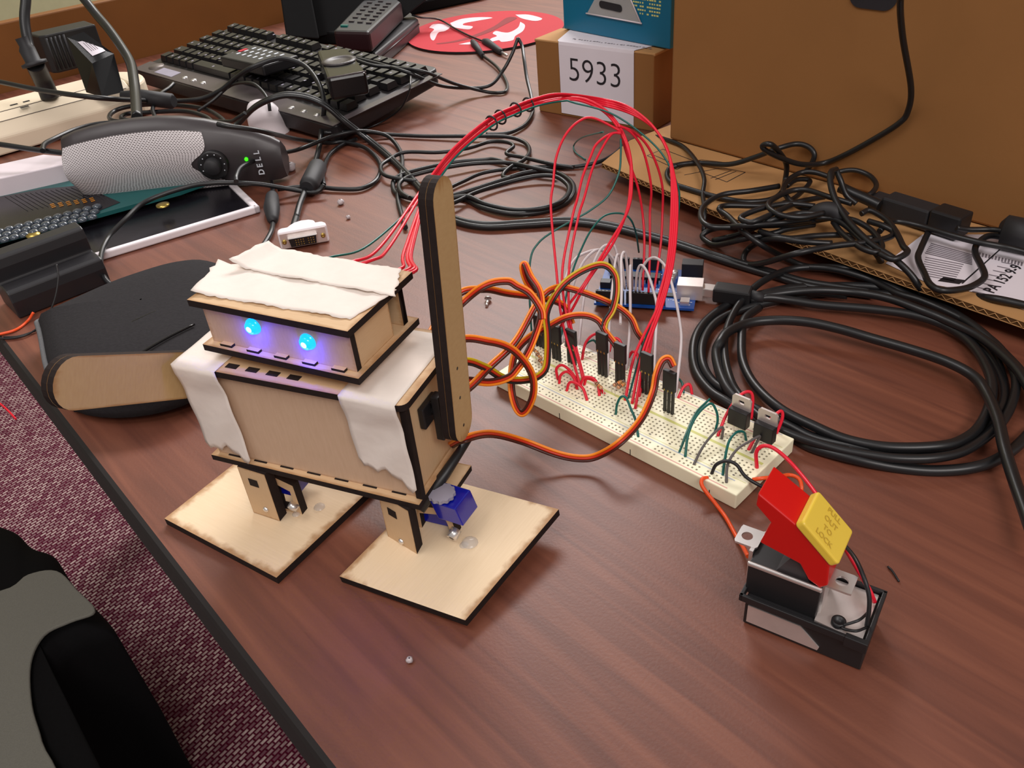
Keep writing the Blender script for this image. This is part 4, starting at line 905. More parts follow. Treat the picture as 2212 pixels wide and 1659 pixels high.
# ================================================================ mouse pad
pc = (P(883, 82, 0) + P(1215, 66, 0)) / 2; pc = Vector((.012, .868, 0)); R_ = .113
pt = thing('mouse_pad', 'round red mouse pad with white curved emblem shapes', 'mouse pad', pc)
mb = MB(); ring = [pc + Vector((math.cos(k * math.pi / 32), math.sin(k * math.pi / 32), 0)) * R_ + Z * .0003 for k in range(64)]
mb.extr(ring, Z * .003, 'padred', 'black'); mb.build('pad', pt)
def padshape(ps, m, z=.0035):
    q = smoothpts([P(x, y, z) for x, y in ps + [ps[0]]], 4)[:-1]; mb = MB(); mb.face(q, m); return mb
s8 = lambda L: [(860 + x / 5.53, y / 5.53) for x, y in L]
for L, m in ((s8([(370, 330), (420, 290), (530, 285), (620, 320), (560, 370), (480, 390), (430, 480), (390, 460), (385, 400), (430, 350)]), 'padwhite'),
             (s8([(620, 275), (760, 225), (960, 205), (1130, 212), (960, 245), (800, 275), (780, 300), (890, 315), (850, 350), (740, 340), (660, 320)]), 'padwhite'),
             (s8([(1460, 260), (1515, 300), (1490, 370), (1400, 430), (1370, 480), (1240, 500), (1200, 480), (1080, 505), (1110, 460), (1180, 430), (1130, 400), (1170, 370), (1250, 385), (1330, 385), (1430, 330)]), 'padwhite'),
             (s8([(450, 520), (700, 480), (950, 400), (1150, 310), (1300, 210), (1420, 215), (1280, 290), (1100, 380), (900, 450), (700, 500), (500, 525)]), 'paddark'),
             (s8([(720, 530), (870, 500), (960, 520), (860, 530)]), 'padwhite'),
             (s8([(1400, 175), (1560, 175), (1720, 220), (1640, 250), (1480, 220)]), 'padwhite')):
    o = padshape(L, m).build('emblem', pt, fix=False)
# ================================================================ keyboard
K0, K1, K2, K3 = Vector((-.444, .728, .030)), Vector((-.156, .449, .021)), Vector((-.040, .547, .036)), Vector((-.335, .85, .046))
def KB(s, t, h=0.0):
    p = K0.lerp(K1, s).lerp(K3.lerp(K2, s), t); n = (K1 - K0).cross(K3 - K0).normalized(); return p + n * (h / 1000)
kb = thing('keyboard', 'black computer keyboard half buried under cables and remotes', 'keyboard', KB(.5, .5) * 1)
mb = MB(); o = rpoly(KB(0, 0, -18), KB(1, 0, -18) - KB(0, 0, -18), KB(0, 1, -18) - KB(0, 0, -18), .008)
mb.extr(o, KB(0, 0, 0) - KB(0, 0, -18), 'kbd'); mb.build('body', kb, bevel=.002)
mb = MB(); mb.extr([KB(.0, .0, .1), KB(1, .0, .1), KB(1, .13, .1), KB(.55, .19, .1), (KB(.0, .16, .1))], KB(0, 0, 1) - KB(0, 0, 0), 'kbdl'); mb.build('media_strip', kb, bevel=.0008)
mb = MB(); mb.extr([KB(.975, .02, .2), KB(1.0, .02, .2), KB(1.0, .98, .2), KB(.975, .98, .2)], KB(0, 0, 1) - KB(0, 0, 0), 'kbdl'); mb.build('trim', kb, bevel=.0005)
nK = (K1 - K0).cross(K3 - K0).normalized()
for s_ in (.26, .31, .36, .79, .845, .90):
    mb = MB(); mb.disc_ring(KB(s_, .07, 1.1), nK, [(.0036, 0), (.0034, .0008), (0, .0011)], 'metal', 16); mb.build('media_button', kb)
mb = MB(); mb.disc_ring(KB(.07, .11, 1.1), nK, [(.010, 0), (.010, .0005), (0, .0006)], 'steelg', 24); mb.build('badge', kb)
mb = MB(); mb.extr([KB(.11, .03, 1.1), KB(.21, .03, 1.1), KB(.21, .12, 1.1), KB(.11, .12, 1.1)], nK * .0003, 'greylab'); mb.build('sticker', kb)
rowt = [.20, .325, .45, .575, .70, .86]; keyn = 0; rest = MB()
for ri, t0 in enumerate(rowt):
    s_ = .03
    while s_ < .955:
        w = .0385
        if ri == 0 and .22 < s_ < .3: w = .20
        if ri in (1, 2) and s_ < .05: w = .06
        if s_ + w > .965: break
        if not (.70 < s_ < .715 or (ri == 5 and (abs(s_ - .25) < .02 or abs(s_ - .48) < .02))):
            mb = MB() if keyn < 96 else rest; dt = .108; e_ = .003; b4 = [KB(s_ + e_, t0 + .01, .5), KB(s_ + w - e_, t0 + .01, .5), KB(s_ + w - e_, t0 + dt, .5), KB(s_ + e_, t0 + dt, .5)]
            t4 = [KB(s_ + e_ + .003, t0 + .02, 7.5), KB(s_ + w - e_ - .003, t0 + .02, 7.5), KB(s_ + w - e_ - .003, t0 + dt - .012, 7.5), KB(s_ + e_ + .003, t0 + dt - .012, 7.5)]
            mb.face(t4, 'key')
            for i in range(4): j = (i + 1) % 4; mb.face([b4[i], b4[j], t4[j], t4[i]], 'key')
            if keyn < 96: mb.build('key', kb)
            keyn += 1
            if keyn % 3 == 0:
                c = KB(s_ + w * .4, t0 + .05, 7.6); mbk = MB()
        s_ += w
tag(rest.build('keys', kb), kind='stuff')
mb = MB(); random.seed(3)
for ri, t0 in enumerate(rowt):
    for k in range(23):
        s_ = .045 + k * .0385; 
        if random.random() < .35: continue
        mb.face([KB(s_, t0 + .045, 7.6), KB(s_ + .006, t0 + .045, 7.6), KB(s_ + .006, t0 + .065, 7.6), KB(s_, t0 + .065, 7.6)], 'greylab')
tag(mb.build('key_legends', kb, fix=False), kind='stuff')
# slim black handset lying on the keys
def slab(pxs, z, th, m, nm='body', parent=None, bev=.002, md=None):
    q = [P(x, y, z) for x, y in pxs]; mb = MB(); mb.extr([p - Z * th for p in q], Z * th, m, md); return mb.build(nm, parent, bevel=bev), q
c_ = P(560, 118, .055)
ph = thing('handheld_calculator', 'flat black handset with white printed buttons lying on the keyboard', 'calculator', c_)
_, q = slab([(474, 122), (550, 96), (644, 119), (566, 142)], .056, .012, 'black', 'body', ph)
mb = MB(); random.seed(9)
for i in range(6):
    for j in range(3):
        p = q[0].lerp(q[3], .25 + .2 * j).lerp(q[1].lerp(q[2], .25 + .2 * j), .05) ; p = q[0].lerp(q[1], .3 + .22 * j).lerp(q[3].lerp(q[2], .3 + .22 * j), .14 + .13 * i)
        mb.box(p + Z * .00005, (q[1] - q[0]).normalized() * .006, (q[3] - q[0]).normalized() * .003, Z * .0004, 'silk')
tag(mb.build('buttons', ph), kind='stuff')
mb = MB(); p = q[0].lerp(q[1], .45) + (q[3] - q[0]) * .05; mb.box(p, (q[1] - q[0]).normalized() * .012, (q[3] - q[0]).normalized() * .006, Z * .0006, 'padred'); tag(mb.build('red_button', ph), 'red button')
# jog dial box on the keys
jd = thing('dial_controller', 'chunky black device with a round dial sitting on the keyboard', 'controller', P(740, 150, .05))
q = [P(x, y, .072) for x, y in ((707, 170), (791, 155), (750, 103), (684, 108))]; mb = MB(); mb.extr([p - Z * .022 for p in q], Z * .022, 'blackg'); mb.build('body', jd, bevel=.003)
c = (q[0] + q[1] + q[2] + q[3]) / 4; mb = MB(); mb.disc_ring(c + Z * .0003, Z, [(.018, 0), (.018, .0012), (.013, .0016), (.012, .0006), (.005, .0004), (0, .0004)], 'darkg', 28); mb.build('dial', jd)
mb = MB(); mb.tube([q[0] + Z * .0005, q[1] + Z * .0005], .0008, 'kbdl', 6); mb.build('edge_trim', jd)
# remotes
r1 = thing('remote_control', 'black remote control with a green button lying on top of another remote', 'remote control', P(790, 60, .03))
q = [P(x, y, .05) for x, y in ((719, 66), (797, 68), (866, 3), (836, -18), (800, -18))]; mb = MB(); mb.extr([p - Z * .026 for p in q], Z * .026, 'black', 'remred'); mb.build('body', r1, bevel=.004)
mb = MB(); 
for i in range(7):
    for j in range(3):
        p = q[0].lerp(q[1], .22 + .25 * j).lerp(q[4].lerp(q[2], .22 + .25 * j), .2 + .1 * i); mb.box(p, (q[1] - q[0]).normalized() * .008, (q[4] - q[0]).normalized() * .005, Z * .002, 'darkg')
tag(mb.build('buttons', r1), kind='stuff')
mb = MB(); p = q[0].lerp(q[4], .08) + (q[1] - q[0]) * .12; mb.box(p, (q[1] - q[0]).normalized() * .011, (q[4] - q[0]).normalized() * .006, Z * .002, 'green'); tag(mb.build('green_button', r1), 'green button')
r2 = thing('remote_control', 'black remote control with red edge underneath the other one, flat on the desk', 'remote control', P(850, 80, 0))
q = [P(x, y, .022) for x, y in ((775, 110), (812, 116), (903, 40), (880, 20), (850, 20))]; mb = MB(); mb.extr([p - Z * .0215 for p in q], Z * .0215, 'black', 'darkg'); mb.build('body', r2, bevel=.003)
mb = MB(); mb.tube([p - Z * .008 for p in (q[1], q[2])], .0012, 'remred', 6); mb.build('edge_stripe', r2)
# monitor stand
ms = thing('monitor_stand', 'dark black monitor stand behind the keyboard and remotes', 'monitor stand', P(780, 10, 0))
q = [P(x, y, 0) for x, y in ((640, 92), (770, 100), (868, 38), (1052, -2), (1080, -60), (700, -60))]; q = [T(p.dot(E1), min(p.dot(E2), 1.015), 0) for p in q]
mb = MB(); mb.extr(q, Z * .018, 'matblack'); mb.build('base', ms, bevel=.003)
pl = P(672, 84, .018); d_ = Vector((.82, -.57, 0)).normalized(); nrm = Vector((-.57, -.82, 0)).normalized()
f1 = [PD(618, 78, depth(pl)), PD(690, 84, depth(pl)), PD(662, -60, depth(pl) - .0), PD(598, -60, depth(pl))]
mb = MB(); mb.extr(f1, ray(650, 20).normalized() * .02, 'matblack'); mb.build('column', ms, bevel=.002)
pl2 = PD(700, 60, depth(pl) + .03); f2 = [PD(668, 84, depth(pl) + .03), PD(870, 40, depth(pl) + .03), PD(1010, -70, depth(pl) + .03), PD(640, -70, depth(pl) + .03)]
mb = MB(); mb.extr(f2, ray(800, 20).normalized() * .015, 'matblack'); mb.build('back_cover', ms, bevel=.002)
# ================================================================ power strip
ps = thing('power_strip', 'cream plastic power strip with plugs along the back left of the desk', 'power strip', T(-.1, .78))
prof = [(.742, .002), (.742, .020), (.752, .033), (.768, .0395), (.822, .0395), (.826, .036), (.826, .002)]
mb = MB(); mb.extr([T(EA + .012, b_, z_) for b_, z_ in prof], E1 * (.065 - EA - .012), 'cream'); mb.build('body', ps, bevel=.002)
mb = MB()
ce = T(.065, .784, .002); rr_ = .042
pr_ = [ce + E1 * math.cos(math.pi * k / 16 - math.pi / 2) * rr_ * .62 + E2 * math.sin(math.pi * k / 16 - math.pi / 2) * rr_ for k in range(17)]
mb.extr(pr_, Z * .036, 'cream'); mb.build('rounded_end', ps, bevel=.003)
for b_ in (.7685, .7525):
    mb = MB(); zz = .0399 if b_ > .76 else .0338; mb.tube([T(EA + .014, b_, zz), T(.06, b_, zz)], .0004, 'steelg', 5); mb.build('seam', ps)
for (x, y, w) in ((30, 226, .008), (57, 219, .007), (53, 231, .009)):
    c = P(x, y, .0397); mb = MB(); mb.extr([c - E1 * w / 2 - E2 * .002, c + E1 * w / 2 - E2 * .002, c + E1 * w / 2 + E2 * .002, c - E1 * w / 2 + E2 * .002], Z * .0003, 'ink'); mb.build('socket_slot', ps)
# wall-wart with white label
ww = thing('power_adapter', 'black box power adapter with a white sticker plugged into the power strip', 'power adapter', P(221, 210, .04))
f1, f2 = P(199, 137, .072), P(246, 116, .074); bk = f1.dot(E2) + .042
f0, f3 = onplane(145, 81, E2, bk), onplane(181, 69, E2, bk); q = [f0, f1, f2, f3]; lo_ = [Vector((p.x, p.y, .0402)) for p in (P(221, 210, .04) + E2 * .038 - E1 * .005, P(221, 210, .04), P(268, 199, .04), P(268, 199, .04) + E2 * .038)]
mb = MB(); mb.face(q, 'blackg'); mb.face(lo_, 'blackg')
for i in range(4): j = (i + 1) % 4; mb.face([lo_[i], lo_[j], q[j], q[i]], 'blackg')
mb.build('body', ww)
wn = (f1 - f0).cross(f2 - f1).normalized(); wn = wn if wn.z > 0 else -wn
qq = [onplane(x, y, wn, (f0 + wn * .0004).dot(wn)) for x, y in ((168, 91), (199, 84), (228, 110), (200, 121))]; mb = MB(); mb.extr(qq, wn * .0002, 'paper'); lb = mb.build('sticker', ww)
mb = MB()
for k in range(4):
    a_ = qq[0].lerp(qq[1], .25 + k * .15); b_ = qq[3].lerp(qq[2], .25 + k * .15); mb.tube([a_.lerp(b_, .15) + Z * .0004, a_.lerp(b_, .75) + Z * .0004], .0003, 'inkg', 4)
mb.build('sticker_print', lb)
w2 = thing('power_adapter', 'ribbed black power adapter behind the one with the white sticker', 'power adapter', P(140, 165, .04))
w0_ = P(135, 162, .0402); w0_ = w0_ + E2 * .012; q = [w0_ + Z * .042, w0_ + E1 * .062 + Z * .042, w0_ + E1 * .062 + E2 * .04 + Z * .05, w0_ + E2 * .04 - E1 * .01 + Z * .05, w0_ + Z * .042 - E1 * .006 + E2 * .006]; mb = MB(); mb.extr([Vector((p.x, p.y, .0405)) for p in q], Z * .045, 'black'); mb.build('body', w2, bevel=.002)
mb = MB()
for k in range(5):
    a_ = q[0].lerp(q[1], k / 12.0); mb.tube([a_ + (CW - a_).normalized() * .001, Vector((a_.x, a_.y, .044)) + (CW - a_).normalized() * .001], .0015, 'rubber', 6)
mb.build('ribs', w2)
# plug with cord on strip
pg = thing('power_plug', 'black mains plug standing in the power strip with its cord going up', 'plug', P(105, 210, .04))
mb = MB(); mb.tube(smoothpts([P(108, 211, .041), P(100, 190, .052), P(90, 168, .064), P(80, 148, .076), P(75, 138, .082)], 4), .01, 'black', 14, True, None); mb.build('body', pg)
mb = MB(); p_ = P(75, 138, .082); mb.disc_ring(p_ + Vector((0, 0, -.002)), Vector((-.15, .1, .9)), [(.008, 0), (.0135, .0005), (.0135, .004), (.008, .005), (.0085, .018), (.006, .022), (.0065, .03)], 'rubber', 20); mb.build('strain_relief', pg)
dp = depth(p_); mb = MB(); mb.tube(smoothpts([p_ + Z * .012, PD(64, 104, dp), PD(57, 74, dp), PD(53, 36, dp), PD(57, -30, dp), PD(60, -260, dp)], 6), .0055, 'cable', 10); mb.build('cord', pg)
# ================================================================ flat tray with white rim and the teal board on it
tr = [P(558, 446, .006), P(205, 552, .006)]; dT = (tr[1] - tr[0]).normalized(); sT = Vector((dT.y, -dT.x, 0))
if sT.y < 0: sT = -sT
def TY(x, y, z): return Vector((tr[0].x, tr[0].y, 0)) + dT * (x / 1000) + sT * (y / 1000) + Z * (z / 1000)
ty = thing('display_panel', 'flat black panel with a raised white rim lying under the silver speaker', 'panel', TY(130, 60, 0))
mb = MB(); mb.extr([TY(0, 0, .4), TY(228, 0, .4), TY(228, 120, .4), TY(0, 120, .4)], Z * .0045, 'glassb'); mb.build('panel', ty)
mb = MB()
for (x0, y0, x1, y1) in ((-1, -1, 228, 5), (-1, -1, 5.5, 121), (-1, 116, 228, 121)): mb.box(TY(x0, y0, .3), dT * (x1 - x0) / 1000, sT * (y1 - y0) / 1000, Z * .0065, 'white')
mb.build('rim', ty, bevel=.0015, seg=3)
wp = thing('white_booklet', 'thick white booklet edge between the power strip and the teal board', 'booklet', P(60, 360, 0))
q = [P(x, y, .03) for x, y in ((-60, 397), (0, 385), (150, 352), (150, 338), (95, 333), (0, 354), (-60, 367))]
mb = MB(); mb.extr([Vector((p.x, p.y, .0085)) for p in q], Z * .0215, 'whitep'); mb.build('cover', wp, bevel=.001)
tb2 = thing('membrane_board', 'teal circuit board with rows of clear domes left of the speaker', 'circuit board', P(150, 460, .012))
q = [P(x, y, .0135) for x, y in ((-45, 530), (0, 518), (200, 466), (388, 414), (440, 395), (300, 385), (180, 360), (150, 366), (0, 405), (-45, 416))]
mb = MB(); mb.extr([p - Z * .0035 for p in q], Z * .0035, 'tealp'); mb.build('board', tb2)
z_ = .0138
mb = MB(); mb.face([P(x, y, z_) for x, y in ((-40, 434), (0, 425), (90, 408), (175, 400), (260, 437), (215, 455), (100, 490), (0, 505), (-40, 516))], 'glassb'); mb.build('dark_area', tb2, fix=False)
mb = MB(); mb.face([P(x, y, z_) for x, y in ((0, 414), (80, 398), (150, 384), (150, 388), (80, 403), (0, 420))], 'glassb'); mb.build('dark_stripe', tb2, fix=False)
for r_ in range(3):
    for k in range(12):
        x = 210 - k * 21 - r_ * 5; y = 448 + k * 5.4 + r_ * 11.5
        if x < -30: continue
        c = P(x, y, .0139); mb = MB(); mb.disc_ring(c, Z, [(.0042, 0), (.0042, .0012), (.0034, .0024), (.0018, .0030), (0, .0031)], 'dome', 14); o = mb.build('dome', tb2)
for k in range(6):
    x, y = 108 + k * 17, 446 - k * 2.6; mb = MB()
    for j in range(3): c = P(x + j * 2, y + j * 3 - 3, .0142); mb.box(c, dT * -.0035, sT * .0012, Z * .0003, 'orangek')
    mb.build('orange_mark', tb2)
mb = MB()
for k in range(16): a_ = P(10 + k * 11, 424 - k * 1.5, .0141); b_ = P(60 + k * 11, 455 - k * 2.2, .0141); mb.tube([a_, b_], .0003, 'darkg', 4)
mb.build('ribbon_traces', tb2)
for (x, y) in ((352, 444), (72, 508)):
    mb = MB(); mb.disc_ring(P(x, y, .0137), Z, [(.006, 0), (.0058, .0012), (.003, .002), (0, .002)], 'gold', 18); mb.build('rivet', tb2)
# ================================================================ battery holder
bh = thing('battery_holder', 'black plastic two-cell battery holder at the left edge of the desk', 'battery holder', P(120, 640, 0))
a = P(43, 690, 0); b = P(234, 614, 0); dB = (b - a).normalized(); sB = Vector((-dB.y, dB.x, 0)); a = a - dB * .0
def BHp(x, y, z): return a + dB * (x / 1000) + sB * (y / 1000) + Z * (z / 1000)
prof = [(0, .5), (-1.5, 14), (0, 21), (3, 22.5), (13, 23), (17, 22.5), (18, 24), (17.5, 34), (19, 41), (22, 42.5), (33, 43), (36, 40), (37, 12), (37, .5)]
mb = MB(); mb.extr([BHp(0, y, z) for y, z in prof], dB * .0700, 'batt'); mb.build('case', bh, bevel=.0012)
wire('battery_lead', [(122, 571, ('d', depth(P(122, 571, .03)) - .02)), (126, 600, None), (120, 640, None), (108, 672, None), (85, 705, .003), (50, 726, .0015), (0, 731, .0012), (-60, 720, .0012)], .0007, 'black', 'thin black wire with stripped tip curling in front of the battery holder', 'wire')
wire('battery_lead', [(185, 685, .0012), (150, 692, .0012), (85, 712, .0012), (40, 726, .0012), (8, 728, .0012)], .0006, 'black', 'thin black wire running from the battery holder toward the black pouch', 'wire')
wire('battery_lead', [(72, 675, .006), (60, 693, .0015), (35, 712, .0012), (0, 722, .0012), (-60, 735, .0012)], .001, 'orangew', 'bright red wire leaving the front of the battery holder', 'wire')
# ================================================================ neoprene pouch
pu = thing('zip_pouch', 'black neoprene zip pouch with grey piping behind the lowered robot arm', 'pouch', P(250, 760, 0))
C4 = [P(104, 745, 0), P(170, 905, 0), P(430, 880, 0), P(560, 690, 0), P(452, 588, .012), P(285, 628, .012)]
cen = sum((Vector((p.x, p.y, 0)) for p in C4), Vector()) / 6
outl = smoothpts([Vector((p.x, p.y, 0)) for p in C4 + [C4[0]]], 8)[:-1]
mb = MB(); rows = []
def ringp(f, z): return [cen + (p - cen) * f + Z * z for p in outl] + [cen + (outl[0] - cen) * f + Z * z]
for f, z in ((.90, .001), (1.0, .006), (1.01, .012), (.985, .020), (.93, .0255), (.80, .030), (.5, .0335), (.2, .0345), (.01, .0347)): rows.append(ringp(f, z))
mb.grid(rows, 'neo'); mb.build('body', pu)
mb = MB(); mb.tube(ringp(1.0, .0185), .0022, 'neoedge', 8, False); mb.build('piping', pu)
mb = MB(); mb.tube([p for p in smoothpts([onp for onp in [P(200, 757, .0292), P(240, 722, .0318), P(300, 690, .0336), P(380, 655, .0330), P(410, 645, .0318)]], 5)], .0009, 'blackg', 6); mb.build('seam', pu)
mb = MB(); mb.tube([p for p in smoothpts([onp for onp in [P(300, 765, .0328), P(360, 730, .0334), P(420, 700, .0326)]], 5)], .0008, 'blackg', 6); mb.build('seam', pu)
mb = MB(); mb.box(P(160, 893, .004), Vector((.012, .004, 0)), Vector((-.002, .005, 0)), Z * .003, 'blackg'); mb.build('zip_pull', pu, bevel=.001)
# ================================================================ speaker
sp0 = Vector((-.3531, .3496, 0)); sd_ = Vector((.9984, .0559, 0)); sn = Vector((-.0559, .9984, 0))
spk = thing('desktop_speaker', 'computer speaker lying on its side with silver mesh front and green light', 'speaker', sp0 + sd_ * .065)
XS = [-30, -27, -15, 0, 20, 40, 60, 80, 100, 120, 140, 155, 162]
TOP = [55, 66, 69.5, 72, 74, 74.5, 74, 71.5, 67, 60.5, 52.5, 45, 40]
BOT = [24, 14, 9, 6, 5.5, 5.5, 5.5, 5.5, 5.5, 5.5, 5.5, 6, 8]
DEP = [40, 50, 58, 62, 66, 68, 68, 66, 62, 56, 48, 42, 36]
def spt(i, f, off=0):
    x, t_, b_ = XS[i], TOP[i], BOT[i]; bul = 12 * math.sin(math.pi * f) * (1 if x < 110 else .6) + off
    return sp0 + sd_ * (x / 1000) - sn * (bul / 1000) + Z * ((b_ + (t_ - b_) * f) / 1000)
rows = []
for i in range(len(XS)):
    fr_ = [spt(i, k / 8) for k in range(9)]; d_ = DEP[i] / 1000
    hh = (TOP[i] - BOT[i]) / 1000; bk = [fr_[8] + sn * d_ * .12 + Z * .0012, fr_[8] + sn * d_ * .3 - Z * .003, fr_[8] + sn * d_ * .62 - Z * hh * .35, fr_[0] + sn * d_ * .8 + Z * hh * .25, fr_[0] + sn * d_ * .5]
    r_ = fr_ + bk; rows.append(r_ + [r_[0]])
mb = MB(); mb.grid(rows, 'darkg'); mb.face(rows[0][:-1], 'darkg'); mb.face(rows[-1][:-1], 'darkg'); mb.build('cabinet', spk)
# silver mesh grille follows the front
nx, nz = 36, 14
def fr(xm, f, off):
    for i in range(len(XS) - 1):
        if XS[i] <= xm <= XS[i + 1]: t_ = (xm - XS[i]) / (XS[i + 1] - XS[i]); return spt(i, f, off).lerp(spt(i + 1, f, off), t_)
    return spt(len(XS) - 1, f, off)
rows = []
for j in range(nz + 1):
    f = .02 + .86 * j / nz; xr = 101 - 26 * math.exp(-((f - .42) / .17) ** 2) * .75 - 12 * max(0, f - .55) + (6 if f < .2 else 0)
    rows.append([fr(-29.5 + (xr + 29.5) * i / nx, f, 1.0) for i in range(nx + 1)])
mb = MB(); mb.grid(rows, 'mesh', True, lambda i, j: (j * .0036, i * .0052)); tag(mb.build('mesh_grille', spk, fix=False), 'silver perforated mesh front')
kc = fr(101, .42, 1.5)
mb = MB(); mb.disc_ring(kc, -sn, [(.0135, -.004), (.0135, .0006), (.0118, .0014), (.0075, .0008)], 'black', 28); dl = mb.build('dial_recess', spk)
mb = MB(); mb.disc_ring(kc - sn * .0008, -sn, [(.0078, 0), (.0074, .006), (.006, .0078), (0, .0082)], 'rubber', 24); mb.build('volume_knob', spk)
mb = MB()
for k in range(8):
    a_ = math.radians(-30 + k * 33); p = kc - sn * .0016 + (sd_ * math.cos(a_) + Z * math.sin(a_)) * .0105; mb.disc_ring(p, -sn, [(.0006, 0), (0, .0002)], 'silk', 8)
mb.build('volume_marks', dl)
p = fr(128.6, .40, .8); p = onplane(532, 344, sn, p.dot(sn)); mb = MB(); mb.disc_ring(p, -sn, [(.0016, -.001), (.0016, .0004), (.001, .001), (0, .0011)], 'limeled', 14); mb.build('power_light', spk)
mb = MB(); c_ = onplane(560, 350, sn, fr(142, .5, 1.4).dot(sn)) - sn * .0008
for ch_, k in (('D', -1.5), ('E', -.5), ('L', .5), ('L', 1.5)): text_mesh(mb, ch_, c_ + Z * (k * .0062), Z, -sd_, .0072, 'silk', bold=.03, lift=.0)
mb.build('lettering', spk, fix=False)
# white mouse-like dome behind speaker
wm = thing('white_mouse', 'glossy white rounded object standing up behind the speaker', 'computer mouse', P(570, 290, 0))
c = P(578, 300, 0); c.z = 0; rows = []
for i in range(13):
    f = i / 12; z = .036 * math.sin(f * math.pi / 2); r_ = .022 * math.cos(f * math.pi / 2) ** .6
    rows.append([c + Vector((math.cos(k * math.pi / 10) * r_ * .95 - .006 * f, math.sin(k * math.pi / 10) * r_ * .8 + .02, z + .0)) for k in range(21)])
mb = MB(); mb.grid(rows, 'white'); mb.build('shell', wm)
# ================================================================ DVI adapter
dv0 = P(608, 542, 0); dv1 = P(713, 523, 0); dx_ = (dv1 - dv0).normalized(); dy_ = Vector((-dx_.y, dx_.x, 0)); DL = (dv1 - dv0).length * 1000
def DV(x, y, z): return dv0 + dx_ * (x / 1000) + dy_ * (y / 1000) + Z * (z / 1000)
dv = thing('video_adapter', 'small white video plug adapter with a black multi-pin connector face', 'adapter', DV(19, 10, 0))
mb = MB(); ol = [(0, 0), (DL, 0), (DL, 6), (DL - 3, 10), (DL - 8, 10), (DL - 9, 15), (DL - 13, 18), (26 - 6, 19), (14, 17), (10, 13), (8, 10), (3, 10), (0, 7)]
mb.extr([DV(x, y, .4) for x, y in ol], Z * .0150, 'white'); mb.build('shell', dv, bevel=.0018, seg=3)
mb = MB(); mb.extr([DV(1.5, -.5, 1.6), DV(DL - 1.5, -.5, 1.6), DV(DL - 1.5, -.5, 14.2), DV(1.5, -.5, 14.2)], dy_ * .0008, 'tin'); fp = mb.build('face_plate', dv)
mb = MB(); mb.extr([DV(8, -4.5, 3), DV(30, -4.5, 3), DV(31, -4.5, 11.2), DV(7, -4.5, 11.2)], dy_ * .0045, 'metal'); sh_ = mb.build('connector_shell', dv, bevel=.0006)
mb = MB(); mb.extr([DV(8.8, -4.7, 3.6), DV(29.2, -4.7, 3.6), DV(30.1, -4.7, 10.6), DV(7.9, -4.7, 10.6)], dy_ * .0003, 'blackg'); ins = mb.build('connector_insert', sh_)
mb = MB()
for i in range(8):
    for j in range(3):
        if i == 4: continue
        mb.box(DV(13 + i * 2.0, -4.9, 4.6 + j * 2.0), dx_ * .0008, dy_ * .0002, Z * .0008, 'gold')
mb.build('contacts', dv)
for x in (4.2, DL - 4.2):
    mb = MB(); mb.disc_ring(DV(x, -.5, 7.5), -dy_, [(.0018, 0), (.0018, .0016), (.001, .0018), (0, .001)], 'gold', 14); mb.build('screw', dv)
# ================================================================ bag on the floor
bgx = thing('backpack', 'dark bag with a grey fabric panel on the carpet beside the desk', 'bag', P(60, 1450, -.74))
def bagsurf(name, ps, z0, z1, m, bulge=.03):
    o = smoothpts([P(x, y, z1) for x, y in ps + [ps[0]]], 5)[:-1]; c = sum(o, Vector()) / len(o); rows = []
    for f, z in ((1.0, z0), (1.03, (z0 + z1) / 2), (1.0, z1 - bulge * .4), (.92, z1), (.7, z1 + bulge * .35), (.35, z1 + bulge * .5), (.01, z1 + bulge * .52)):
        rr_ = [c + (p - c) * f for p in o]; rr_ = [Vector((p.x, p.y, z)) for p in rr_]; rows.append(rr_ + [rr_[0]])
    mb = MB(); mb.grid(rows, m); return mb.build(name, bgx)
M['bagblack'] = mat('bagblack', (14, 13, 14), 0.9, noise=0.3, scale=400, spec=0.1); M['baggrey'] = mat('baggrey', (112, 110, 102), 0.9, noise=0.15, scale=900, bump=.4, spec=.1)
bagsurf('main_compartment', [(-260, 1120), (-60, 1118), (20, 1135), (60, 1170), (110, 1190), (150, 1250), (238, 1345), (228, 1372), (150, 1400), (120, 1470), (130, 1560), (200, 1660), (230, 1780), (-260, 1780)], -.735, -.42, 'bagblack')
mb = MB()
def gr(ps, z):
    q = smoothpts([P(x, y, z) for x, y in ps + [ps[0]]], 5)[:-1]; mb = MB(); mb.extr([p - Z * .004 for p in q], Z * .004, 'baggrey'); return mb.build('grey_panel', bgx, bevel=.0015)
gr([(-200, 1300), (0, 1275), (60, 1240), (122, 1232), (165, 1272), (205, 1318), (150, 1342), (95, 1370), (66, 1430), (68, 1520), (90, 1600), (105, 1700), (-200, 1760)], -.398)
